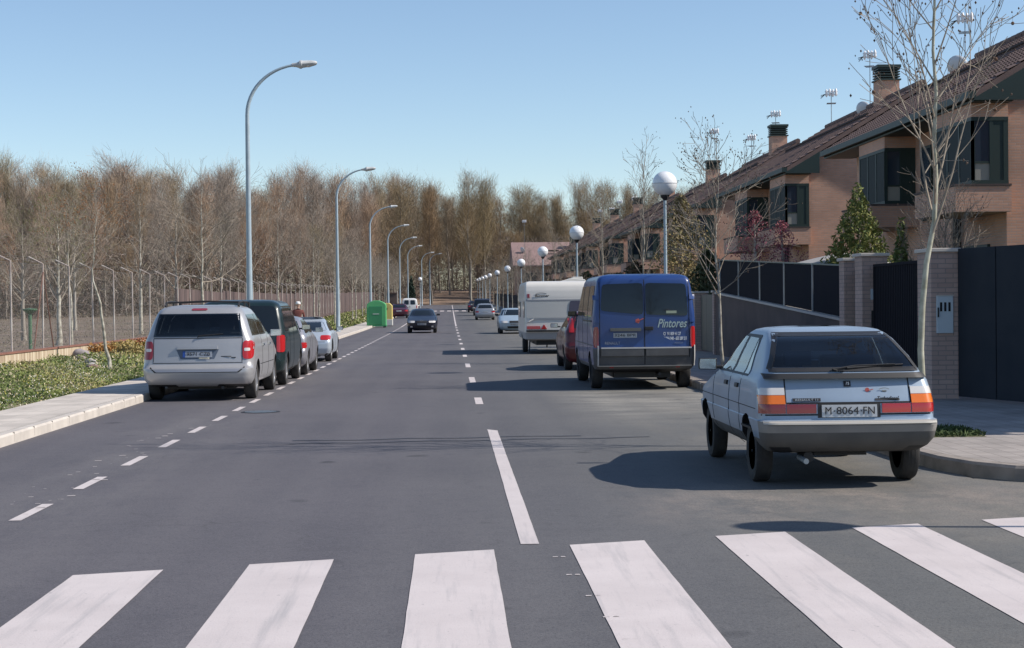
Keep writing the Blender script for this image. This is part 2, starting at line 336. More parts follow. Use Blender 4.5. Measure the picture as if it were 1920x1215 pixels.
def empty(name, loc, label, cat, group=None, rz=0):
    o = bpy.data.objects.new(name, None); COL.objects.link(o); o.location = loc; o.rotation_euler = (0, 0, rz); o.empty_display_size = .2
    return tag(o, label, cat, group)
def copy_tree(o, parent=None):
    c = o.copy(); COL.objects.link(c)
    if parent: c.parent = parent
    for ch in o.children: copy_tree(ch, c)
    return c
def text(name, s, size, loc, mt, parent, rot=(R(90), 0, 0), shear=0, ext=.002, sx_=1, bold=0, align='CENTER', fit=None):
    cu = bpy.data.curves.new(name, 'FONT'); cu.body = s; cu.size = size; cu.shear = shear; cu.extrude = ext; cu.align_x = align; cu.align_y = 'CENTER'
    cu.offset = bold; cu.resolution_u = 3
    o = bpy.data.objects.new(name, cu); COL.objects.link(o)
    dg = bpy.context.evaluated_depsgraph_get(); me = bpy.data.meshes.new_from_object(o.evaluated_get(dg))
    bpy.data.objects.remove(o); me.materials.clear(); me.materials.append(mt)
    o = bpy.data.objects.new(name, me); COL.objects.link(o); o.location = loc; o.rotation_euler = rot; o.scale = (sx_, 1, 1); o.parent = parent
    if fit: xs = [v.co.x for v in me.vertices]; o.scale.x = fit / (max(xs) - min(xs))
    return o
def quads(name, V, mt, parent=None, idx=None):
    """V: (n,4,3) numpy array of quads, fast path"""
    n = len(V); me = bpy.data.meshes.new(name); me.vertices.add(n * 4); me.loops.add(n * 4); me.polygons.add(n)
    me.vertices.foreach_set("co", V.reshape(-1).astype(np.float32)); me.loops.foreach_set("vertex_index", np.arange(n * 4, dtype=np.int32))
    me.polygons.foreach_set("loop_start", np.arange(0, n * 4, 4, dtype=np.int32))
    mts = mt if isinstance(mt, (list, tuple)) else [mt]
    for x in mts: me.materials.append(x)
    if idx is not None: me.polygons.foreach_set("material_index", idx.astype(np.int32))
    me.update(calc_edges=True); me.validate()
    o = bpy.data.objects.new(name, me); COL.objects.link(o)
    if parent: o.parent = parent
    return o

# ---------------------------------------------------------------- ground, road, pavements
def gz(y):
    s = 14.; t = (y - 120) / s
    return .0081 * (s * math.log1p(math.exp(t)) if t < 30 else (y - 120))
def terr(x, y):
    z = gz(min(y, 420))
    d = y - 304
    if d > 0: z += min(d, 50) * .055
    return z
def sheet(name, x0, x1, ys, dz, mt, xs=None, hf=None):
    xs = xs or [x0, x1]; b = MB(); nx = len(xs)
    f = hf or (lambda x, y: gz(y))
    vs = [(x, y, f(x, y) + dz) for y in ys for x in xs]
    fs = [(j * nx + i, j * nx + i + 1, (j + 1) * nx + i + 1, (j + 1) * nx + i) for j in range(len(ys) - 1) for i in range(nx - 1)]
    b.add(vs, fs); o = b.build(name, mt, smooth=30, fix=False); return tag(o, kind='structure')
YS = [-60, 0, 40, 80, 95, 105, 115, 125, 135, 150, 170, 190, 210, 230, 250, 270, 290, 304]
ysg = YS + [310, 320, 330, 340, 354, 380, 420, 600, 1500, 3000]
xsg = [-1800, -600, -300, -150, -80, -50, -30, -20, -12, 0, 12, 30, 60, 120, 300, 600, 1800]
def gh(x, y):
    n = math.sin(x * .31 + y * .17) * math.cos(y * .23 - x * .13) * .08 if abs(x) > 14 else 0
    return terr(x, y) + n
sheet('ground', 0, 0, ysg, -.03, M_FIELD, xs=xsg, hf=gh)
road = sheet('road', -5.52, 5.1, YS, 0, M_ASPH, xs=[-5.52, -3, 0, 3, 4.9])
cross_st = sheet('side_street', 4.9, 60, [-40, 15.4], -.002, M_ASPH)
sheet('junction_road', 0, 0, [296, 300, 304.5], .006, M_ASPH, xs=[-60, -5.5, 4.9, 60])

def kerb_line(pts, w, h0, h1, mt, name):
    """pts: outer (road side) edge; w: offset towards the pavement (signed in x for straight runs)"""
    b = MB(); n = len(pts)
    def nrm(i):
        a = Vector(pts[max(i - 1, 0)]); c = Vector(pts[min(i + 1, n - 1)]); d = (c - a).normalized(); return Vector((d.y, -d.x))
    out = [Vector(p) for p in pts]; inn = [out[i] + nrm(i) * w for i in range(n)]
    vs = []
    for i in range(n):
        zo = gz(out[i].y)
        o2 = out[i] + nrm(i) * (.025 if w > 0 else -.025)
        vs += [(out[i].x, out[i].y, zo - .05), (out[i].x, out[i].y, zo + h1 - .025), (o2.x, o2.y, zo + h1), (inn[i].x, inn[i].y, zo + h1), (inn[i].x, inn[i].y, zo - .05)]
    fs = [(i * 5 + j, i * 5 + j + 1, (i + 1) * 5 + j + 1, (i + 1) * 5 + j) for i in range(n - 1) for j in range(4)]
    fs += [(0, 1, 2, 3, 4), tuple((n - 1) * 5 + j for j in range(5))]
    b.add(vs, fs); o = b.build(name, mt); return tag(o, kind='structure')
yk = [-40, 0, 10, 20, 30, 40, 60, 80, 95, 105, 115, 125, 135, 150, 170, 190, 210, 230, 250, 270, 296]
kerb_line([(-5.50, y) for y in yk][::-1], .16, 0, .14, M_KERB, 'kerb')
# joints between the kerb stones
jb = MB()
for i in range(90):
    y = 1 + i * 1.0
    jb.box(-5.664, -5.498, y, y + .006, .02, .1412)
tag(jb.build('kerb_joints', mat('joint mortar', (.36, .33, .29), .9)), kind='structure')
sheet('pavement', 0, 0, [y for y in YS if y < 297], .142, M_PAVEL, xs=[-6.85, -5.66])
curve = [(4.75, y) for y in reversed(yk[4:])] + [(4.75, 24), (4.74, 20), (4.72, 18), (4.74, 17), (4.80, 16.2), (4.95, 15.6), (5.22, 15.15), (5.6, 14.85), (6.2, 14.65), (7.2, 14.55), (9, 14.5), (14, 14.45), (40, 14.4)]
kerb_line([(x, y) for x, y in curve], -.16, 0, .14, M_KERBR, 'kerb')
# right pavement follows the curved kerb
b = MB(); vs = []
def off(pts, w):
    n = len(pts); o = []
    for i in range(n):
        a = Vector(pts[max(i - 1, 0)]); c = Vector(pts[min(i + 1, n - 1)]); d = (c - a).normalized(); o.append(Vector(pts[i]) + Vector((d.y, -d.x)) * w)
    return o
inner = off(curve, -.16)
for p in inner:
    far = Vector((9.6, p.y)) if p.y > 18 else Vector((max(9.6, p.x + .2), 18 + (9.6 - 9.6)))
    vs += [(p.x, p.y, gz(p.y) + .141), (max(far.x, p.x + .1), far.y, gz(far.y) + .141)]
fs = [(2 * i, 2 * i + 1, 2 * i + 3, 2 * i + 2) for i in range(len(inner) - 1)]
b.add(vs, fs); tag(b.build('pavement', M_PAVER, fix=False), kind='structure')
jb = MB()
for i in range(60):
    y = 17.4 + i * 1.0
    jb.box(4.742, 4.914, y, y + .010, .02, .1425)
tag(jb.build('kerb_joints', mat('joint mortar', (.36, .33, .29), .9)), kind='structure')
# near corner of the side street (outside the frame, carries the lamp whose shadow crosses the stripes)
b = MB(); b.box(6.9, 30, -30, 12.3, -.05, .14); tag(b.build('pavement', M_PAVER, bevel=.02), kind='structure')
sheet('front_gardens', 0, 0, [17.9, 40, 80, 120, 170, 230, 290], .03, M_GARDEN, xs=[9.4, 40])
sheet('verge', 0, 0, [y for y in YS if y < 297], .05, M_VERGE, xs=[-12.75, -6.8])

# road markings, sheets 4 mm above the asphalt
def poly_sheet(name, polys, dz=.004, mt=None):
    b = MB()
    for p in polys: b.add([(x, y, gz(y) + dz) for x, y in p], [tuple(range(len(p)))])
    return tag(b.build(name, mt or M_PAINT, fix=False), kind='structure')
def ragged(x0, y0a, x1, y0b, y1a, y1b, n=14):
    """slightly irregular painted stripe: near edge (x0,y0a)-(x1,y0b), far edge y1a,y1b"""
    r = random.Random(int(x0 * 100)); j = lambda s=.002: r.uniform(-s, s)
    L_ = [(x0 + j(), y0a + (y1a - y0a) * i / n) for i in range(n + 1)]; Rr = [(x1 + j(), y0b + (y1b - y0b) * i / n) for i in range(n + 1)]
    top = [(x0 + (x1 - x0) * i / 6, y1a + (y1b - y1a) * i / 6 + j()) for i in range(1, 6)]
    return L_ and (list(reversed(L_)) + [] if False else [*Rr, *reversed(top), *reversed(L_)])
st = []
edgeY = lambda x: 11.28 + .30 * x
for i in range(-3, 8):
    x0 = -.26 + i * 1.075; x1 = x0 + .54
    st.append(ragged(x0, edgeY(x0) - 4.2, x1, edgeY(x1) - 4.2, edgeY(x0), edgeY(x1)))
poly_sheet('crosswalk_stripes', st)
rect = lambda x, y0, y1, w: [(x - w / 2, y0), (x + w / 2, y0), (x + w / 2, y1), (x - w / 2, y1)]
cl = [ragged(.475, 11.6, .605, 11.6, 22.2, 22.0, 30)]
cl[0] = [(x - .0 * 0, y) for x, y in cl[0]]
for k, (a, c) in enumerate([(27.8, 29.75), (35.4, 38.0), (43.9, 46.7), (52.6, 54.6), (60.5, 63), (68.5, 71), (76.5, 79), (84.5, 87.2), (93, 96), (102, 105), (110.5, 113.5)]):
    cl.append(rect(.50 - .0011 * a, a, c, .13))
y = 118
while y < 290: cl.append(rect(.37 - .0006 * (y - 118), y, y + 9.9, .11)); y += 10
poly_sheet('centre_line', cl)
pl_ = []; y = 2.35 + 2.245 * 4
while y < 118: pl_.append(rect(-3.50, y, y + 1.10, .10)); y += 2.245
y = 118
while y < 190: pl_.append(rect(-3.51, y, y + 9.9, .1)); y += 10
pl_ = [[(x, yy - .25) for x, yy in p] for p in pl_]
poly_sheet('parking_line', pl_)
fc = [rect(-3.9 + i * .93, 208, 216, .52) for i in range(0, 10)]
poly_sheet('crosswalk_stripes', fc, .009)
# little setting-out marks and scuffs in front of the stripes
sm = []
for x, y in [(.66, 10.98), (.70, 10.25), (.76, 9.5), (.80, 8.85), (.84, 8.25)]:
    sm += [[(x, y), (x + .035, y + .01), (x + .04, y + .03), (x + .005, y + .03)], [(x + .055, y + .005), (x + .09, y + .0), (x + .085, y + .03), (x + .06, y + .032)]]
r = random.Random(5)
for i in range(70):
    x, y = -3.75 + r.uniform(-.25, .3), r.uniform(10, 24); s = r.choice([.015, .03, .05, .08])
    sm.append([(x, y), (x + s, y + s * .1), (x + s * .9, y + s * .6), (x + s * .1, y + s * .5)])
poly_sheet('paint_specks', sm)
cable_sh = MB()  # thin dark strips painting an overhead cable's shadow onto the asphalt
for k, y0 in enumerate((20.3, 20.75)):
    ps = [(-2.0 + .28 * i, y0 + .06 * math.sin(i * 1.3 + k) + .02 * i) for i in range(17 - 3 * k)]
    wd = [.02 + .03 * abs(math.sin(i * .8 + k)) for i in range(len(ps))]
    cable_sh.add([(x, y - w_, .0035) for (x, y), w_ in zip(ps, wd)] + [(x, y + w_, .0035) for (x, y), w_ in zip(ps, wd)], [(i, i + 1, i + 1 + len(ps), i + len(ps)) for i in range(len(ps) - 1)])
tag(cable_sh.build('cable_shadow', mat("painted cable shadow", (.03, .03, .036), .6), fix=False), kind='structure')
# iron drain cover beside the parking line, gully by the stripes
def drain(x, y, lab):
    t = empty('drain_cover', (x, y, gz(y)), lab, 'drain cover')
    b = MB(); b.lathe([(.31, .0), (.31, .006), (.27, .008), (.265, .006), (.0, .006)], k=24); b.build('rim', M_BLK, t)
    b = MB()
    for i in range(-4, 5):
        w_ = math.sqrt(max(.0, .25 ** 2 - (i * .055) ** 2)); b.box(-w_, w_, i * .055 - .012, i * .055 + .012, .006, .010)
    b.build('grid', M_STEEL, t)
drain(-3.05, 26.5, 'round iron cover in the asphalt behind the silver minivan')

# ---------------------------------------------------------------- cars
class Car:
    """body lofted from horizontal slices. local axes: y forward from the rear bumper, x right, z up"""
    def __init__(s, tab, rx=.12, ry=.22, rxf=.28, ryf=.5, bow=.05, bowf=.1):
        s.t = tab; s.rx, s.ry, s.rxf, s.ryf, s.bow, s.bowf = rx, ry, rxf, ryf, bow, bowf
    def at(s, z):
        t = s.t
        if z <= t[0][0]: return t[0][1:4]
        for a, b in zip(t, t[1:]):
            if z <= b[0]:
                f = (z - a[0]) / max(b[0] - a[0], 1e-9); return [a[i] + (b[i] - a[i]) * f for i in (1, 2, 3)]
        return t[-1][1:4]
    def rear(s, x, z):
        yr, yf, w = s.at(z); x = abs(x); rx = min(s.rx, w * .5); yc = yr + s.bow * ((w - rx) / w) ** 2
        if x <= w - rx: return yr + s.bow * (x / w) ** 2
        return yc + s.ry - s.ry * math.sqrt(max(0, 1 - (min(x - w + rx, rx) / rx) ** 2))
    def front(s, x, z):
        yr, yf, w = s.at(z); x = abs(x); rx = min(s.rxf, w * .5); yc = yf - s.bowf * ((w - rx) / w) ** 2
        if x <= w - rx: return yf - s.bowf * (x / w) ** 2
        return yc - s.ryf + s.ryf * math.sqrt(max(0, 1 - (min(x - w + rx, rx) / rx) ** 2))
    def side(s, y, z):
        yr, yf, w = s.at(z); rx = min(s.rx, w * .5); rxf = min(s.rxf, w * .5)
        yc = yr + s.bow * ((w - rx) / w) ** 2 + s.ry; yd = yf - s.bowf * ((w - rxf) / w) ** 2 - s.ryf
        if y < yc: return w - rx + rx * math.sqrt(max(0, 1 - (min(yc - y, s.ry) / s.ry) ** 2))
        if y > yd: return w - rxf + rxf * math.sqrt(max(0, 1 - (min(y - yd, s.ryf) / s.ryf) ** 2))
        return w
    def ring(s, z):
        yr, yf, w = s.at(z); rx = min(s.rx, w * .5); rxf = min(s.rxf, w * .5); p = []
        for i in range(6): x = (w - rx) * i / 6; p.append((x, s.rear(x, z)))
        for i in range(7):
            t = i / 6 * math.pi / 2; x = w - rx + rx * math.sin(t); yc = yr + s.bow * ((w - rx) / w) ** 2; p.append((x, yc + s.ry - s.ry * math.cos(t)))
        y0 = p[-1][1]; yd = yf - s.bowf * ((w - rxf) / w) ** 2 - s.ryf
        for i in range(1, 8): p.append((w, y0 + (yd - y0) * i / 8))
        for i in range(8):
            t = i / 7 * math.pi / 2; p.append((w - rxf + rxf * math.cos(t), yd + s.ryf * math.sin(t)))
        for i in range(1, 7): x = (w - rxf) * (1 - i / 6); p.append((x, s.front(x, z)))
        return p + [(-x, y) for x, y in reversed(p[1:-1])]
    def shell(s, zs, dw, dr, df, zmin=None):
        b = MB(); vs = []; rings = []
        for z in zs:
            q = Car([(z, *(lambda t: (t[0] + dr, t[1] - df, t[2] - dw))(s.at(max(z, zmin or z))))], s.rx, s.ry, s.rxf, s.ryf, s.bow, s.bowf); rings.append(q.ring(z))
        n = len(rings[0]); vs = [(x, y, z) for z, rg in zip(zs, rings) for x, y in rg]
        fs = [(i * n + j, i * n + (j + 1) % n, (i + 1) * n + (j + 1) % n, (i + 1) * n + j) for i in range(len(zs) - 1) for j in range(n)]
        fs += [tuple(range(n - 1, -1, -1)), tuple(range((len(zs) - 1) * n, len(zs) * n))]
        return b.add(vs, fs)
    def body(s, parent, mts, matfn, wheels, arch, name='body', smooth=32, cabin=None, cuts=()):
        zs = []
        for a, b in zip(s.t, s.t[1:]):
            n = max(1, int((b[0] - a[0]) / .045)); zs += [a[0] + (b[0] - a[0]) * i / n for i in range(n)]
        zs.append(s.t[-1][0]); rings = [s.ring(z) for z in zs]; n = len(rings[0]); b = MB()
        vs = [(x, y, z) for z, rg in zip(zs, rings) for x, y in rg]
        fs = [(i * n + j, i * n + (j + 1) % n, (i + 1) * n + (j + 1) % n, (i + 1) * n + j) for i in range(len(zs) - 1) for j in range(n)]
        fs += [tuple(range(n - 1, -1, -1)), tuple(range((len(zs) - 1) * n, len(zs) * n))]
        b.add(vs, fs); o = b.build(name, mts, parent)
        if cabin:
            z0, z1, zb_ = cabin; nz = 9; cb = s.shell([z0 + (z1 - z0) * i / nz for i in range(nz + 1)], .055, .09, .10, zb_); cutters = [cb]
            for where, cs in cuts:
                c = MB()
                if where == 'rear': c.prism(cs, -.3, 1.25, 'y')
                elif where == 'front': c.prism(cs, s.at(zb_)[1] - 1.3, s.at(zb_)[1] + .5, 'y')
                elif where == 'left': c.prism(cs, -1.3, -.35, 'x')
                else: c.prism(cs, .35, 1.3, 'x')
                cutters.append(c)
            for c in cutters:
                co = c.build('cutter', M_BLK, parent); md = o.modifiers.new('b', 'BOOLEAN'); md.object = co; md.operation = 'DIFFERENCE'; md.solver = 'EXACT'; bpy.context.view_layer.update()
                dg = bpy.context.evaluated_depsgraph_get(); me = bpy.data.meshes.new_from_object(o.evaluated_get(dg)); o.modifiers.clear(); o.data = me; bpy.data.objects.remove(co)
        if wheels:
            c = MB()
            for (x, y, r_) in wheels:
                sg = 1 if x > 0 else -1
                c.lathe([(arch, -.02 if sg < 0 else .02), (arch, sg * .75)], (x - sg * .30, y, r_ + .01), 'x', 32)
            co = c.build('cutter', M_BLK, parent); md = o.modifiers.new('b', 'BOOLEAN'); md.object = co; md.operation = 'DIFFERENCE'; md.solver = 'EXACT'; bpy.context.view_layer.update()
            dg = bpy.context.evaluated_depsgraph_get(); me = bpy.data.meshes.new_from_object(o.evaluated_get(dg))
            o.modifiers.clear(); me.materials.clear()
            for mm in mts: me.materials.append(mm)
            o.data = me; me.name = name; bpy.data.objects.remove(co)
        me = o.data
        if cabin: me.materials.append(M_TRIM)
        for p in me.polygons:
            c = p.center; k = matfn(c) if matfn else 0; arch_hit = False
            for (x, y, r_) in wheels:
                d = math.hypot(c.y - y, c.z - r_ - .01)
                if d < arch + .004 and abs(c.x) < s.side(y, c.z) - .004 and abs(c.z) > 0 and (d < arch - .02 or abs(p.normal.x) < .25) and c.x * x > 0 and abs(c.x) > abs(x) - .33:
                    k = len(mts) - 1; arch_hit = True
            if p.normal.z < -.9 and c.z < s.t[0][0] + .25: k = len(mts) - 1
            if cabin and c.z > cabin[0] - .01 and abs(c.x) < s.side(c.y, c.z) - .018 and c.y > s.rear(c.x, c.z) + .018 and c.y < s.front(c.x, c.z) - .018 and c.z < s.t[-1][0] - .03 and not arch_hit: k = len(mts)
            p.material_index = k
        me.shade_smooth(); me.set_sharp_from_angle(angle=R(smooth)); s.o = o
        return o
    def patch(s, name, where, cs, mt, parent, off=.008, n=10, m=5, back=.03, label=None, rnd=0, smooth=40):
        """cs: four corners (u,z): bottom-left, bottom-right, top-right, top-left; where: rear/front/left/right"""
        def P(u, v, d):
            (a, b), (c, e), (f, g), (h, i) = cs
            x = (a * (1 - u) + c * u) * (1 - v) + (h * (1 - u) + f * u) * v; z = (b * (1 - u) + e * u) * (1 - v) + (i * (1 - u) + g * u) * v
            if where == 'rear': return (x, s.rear(x, z) - d, z)
            if where == 'front': return (x, s.front(x, z) + d, z)
            if where == 'left': return (-s.side(x, z) - d, x, z)
            return (s.side(x, z) + d, x, z)
        b = MB(); vs = []; W_ = n + 1
        def us(k, c): return k / c
        for d in (off, -back):
            for j in range(m + 1):
                for i in range(n + 1):
                    u, v = i / n, j / m
                    if rnd:  # pull the corners in for a rounded outline
                        cu, cv = abs(u - .5) * 2, abs(v - .5) * 2
                        k = (max(0, cu - (1 - rnd)) / rnd) ; q = (max(0, cv - (1 - rnd)) / rnd)
                        if k > 0 and q > 0:
                            L_ = math.hypot(k, q)
                            if L_ > 0: sc = max(k, q) / L_; k2, q2 = k * sc, q * sc; u = .5 + math.copysign((1 - rnd + rnd * k2) / 2, u - .5); v = .5 + math.copysign((1 - rnd + rnd * q2) / 2, v - .5)
                    vs.append(P(u, v, d))
        N = W_ * (m + 1)
        fs = [(j * W_ + i, j * W_ + i + 1, (j + 1) * W_ + i + 1, (j + 1) * W_ + i) for j in range(m) for i in range(n)]
        ring = [i for i in range(W_)] + [j * W_ + n for j in range(1, m + 1)] + [m * W_ + i for i in range(n - 1, -1, -1)] + [j * W_ for j in range(m - 1, 0, -1)]
        fs += [(ring[k], ring[(k + 1) % len(ring)], ring[(k + 1) % len(ring)] + N, ring[k] + N) for k in range(len(ring))]
        b.add(vs, fs); o = b.build(name, mt, parent, smooth=smooth)
        if label: o['label'] = label
        return o
    def line(s, name, where, p, q, parent, w=.010, off=.003, mt=None):
        """thin panel gap between two (u,z) points"""
        d = Vector((q[0] - p[0], q[1] - p[1])); n_ = Vector((-d.y, d.x)).normalized() * w / 2
        cs = [(p[0] - n_.x, p[1] - n_.y), (q[0] - n_.x, q[1] - n_.y), (q[0] + n_.x, q[1] + n_.y), (p[0] + n_.x, p[1] + n_.y)]
        return s.patch(name, where, cs, mt or M_SEAM, parent, off=off, n=max(6, int(d.length / .04)), m=1, back=.004)

def seats(T, rows, zf, w=.5, hr=.2):
    for (y, xs, top) in rows:
        for x in xs:
            b = MB(); b.prism([(y, zf), (y + .14, zf), (y + .02, top), (y - .10, top)], x - w / 2, x + w / 2, 'x'); st = b.build('seat_back', M_SEAT, T, bevel=.03)
            b = MB(); b.box(x - .13, x + .13, y - .12, y - .03, top + .04, top + .04 + hr); b.box(x - .05, x + .05, y - .08, y - .06, top - .02, top + .06); b.build('headrest', M_SEAT, st, bevel=.03)
def cabin_bits(T, y, z, x=-.36):
    b = MB(); n = 16; b.tube([(x + .18 * math.cos(2 * math.pi * i / n), y + .06 * math.sin(2 * math.pi * i / n), z + .17 * math.sin(2 * math.pi * i / n)) for i in range(n + 1)], .014, 6); b.build('steering_wheel', M_BLK, T)
    b = MB(); b.box(-.09, .09, y + .25, y + .27, z + .30, z + .36); b.build('inside_mirror', M_BLK, T)
def wheel(parent, x, y, r_, w=.19, rim=None, spokes=5, detail=True):
    sg = 1 if x > 0 else -1; b = MB(); k = 32 if detail else 18
    h = w / 2
    b.lathe([(r_ * .62, -h * .85), (r_ * .80, -h), (r_ * .95, -h * .9), (r_, -h * .62), (r_, h * .62), (r_ * .95, h * .9), (r_ * .80, h), (r_ * .62, h * .85), (r_ * .60, h * .5), (r_ * .6, -h * .5), (r_ * .62, -h * .85)], (0, 0, 0), 'x', k)
    if detail:      # tread grooves
        for dx in (-.03, 0, .03): b.lathe([(r_ + .001, dx - .004), (r_ + .002, dx), (r_ + .001, dx + .004)], (0, 0, 0), 'x', k)
    wo = b.build('wheel', M_TYRE, parent, smooth=40); wo.location = (x, y, r_)
    b = MB(); b.lathe([(r_ * .64, sg * h * .80), (r_ * .58, sg * h * .84), (r_ * .54, sg * h * .55), (r_ * .15, sg * h * .5), (.0, sg * h * .5)], (0, 0, 0), 'x', k)
    n = spokes
    for i in range(n):
        a = 2 * math.pi * i / n; ca, sa = math.cos(a), math.sin(a); ta, tb = -sa, ca
        w0, w1 = .035, .028; x0, x1 = sg * h * .5, sg * h * .78
        vs = []
        for (rr, ww) in ((r_ * .10, w0), (r_ * .57, w1)):
            for xx in (x0, x1):
                for q in (-ww, ww): vs.append((xx, rr * ca + q * ta, rr * sa + q * tb))
        b.add(vs, [(0, 1, 3, 2), (4, 5, 7, 6), (2, 3, 7, 6), (0, 1, 5, 4), (0, 2, 6, 4), (1, 3, 7, 5)])
    b.lathe([(r_ * .15, sg * h * .5), (r_ * .15, sg * h * .82), (.0, sg * h * .86)], (0, 0, 0), 'x', 14)
    ro = b.build('rim', rim or M_RIM, wo, smooth=40)
    b = MB(); b.lathe([(r_ * .57, -sg * h * .3), (0.0, -sg * h * .3)], (0, 0, 0), 'x', k); b.lathe([(r_ * .57, -sg * h * .25), (0, -sg * h * .22)], (0, 0, 0), 'x', k)
    b.build('brake_disc', M_BLK, wo)
    return wo
def mirror(parent, x, y, z, mt, sg, s=1.0, glass=True):
    """door mirror on an arm; glass faces the rear of the car"""
    t = MB(); w, h, d = .20 * s, .125 * s, .07 * s
    cx = x + sg * (.05 + w / 2)
    pr = [(-w / 2, -h / 2), (w / 2, -h / 2 * .9), (w / 2 * 1.04, 0), (w / 2 * .96, h / 2), (-w / 2, h / 2)]
    n = len(pr)
    vs = [(cx + sg * a, y, z + b_) for a, b_ in pr] + [(cx + sg * a * .8, y + d, z + b_ * .75) for a, b_ in pr]
    t.add(vs, [tuple(range(n)), tuple(range(2 * n - 1, n - 1, -1))] + [(i, i + n, (i + 1) % n + n, (i + 1) % n) for i in range(n)])
    t.box(min(x - sg * .02, x + sg * .07), max(x - sg * .02, x + sg * .07), y + .01, y + .05, z - h * .4, z - h * .1)
    o = t.build('door_mirror', mt, parent, bevel=.012)
    g = MB(); pg = [(a * .86, b_ * .82) for a, b_ in pr]; g.prism([(cx + sg * a, z + b_) for a, b_ in pg], y - .004, y + .004, 'y'); g.build('mirror_glass', M_CHR if glass else M_GLASS, o)
    return o
def plate(c, parent, where, u0, u1, z0, z1, txt, mt=None, eu=False, tsize=None, off=.016, ink=None):
    p = c.patch('number_plate', where, [(u0, z0), (u1, z0), (u1, z1), (u0, z1)], mt or M_PLATE, parent, off=off, n=4, m=2)
    uc, zc = (u0 + u1) / 2 + (.02 if eu else 0), (z0 + z1) / 2
    yy = (c.rear(uc, zc) - off - .003) if where == 'rear' else (c.front(uc, zc) + off + .003)
    if txt:
        t = text('plate_lettering', txt, tsize or (z1 - z0) * .86, (uc, yy, zc), ink or M_INK, p, rot=(R(90), 0, 0 if where == 'rear' else math.pi))
        wd = t.dimensions.x
        d = max(v.co.x for v in t.data.vertices) - min(v.co.x for v in t.data.vertices); t.scale = ((u1 - u0) * (.80 if eu else .92) / max(d, .01), 1, 1)
    if eu: c.patch('plate_band', where, [(u0, z0), (u0 + .045, z0), (u0 + .045, z1), (u0, z1)], M_EUB, p, off=off + .002, n=2, m=2, back=.002)
    return p

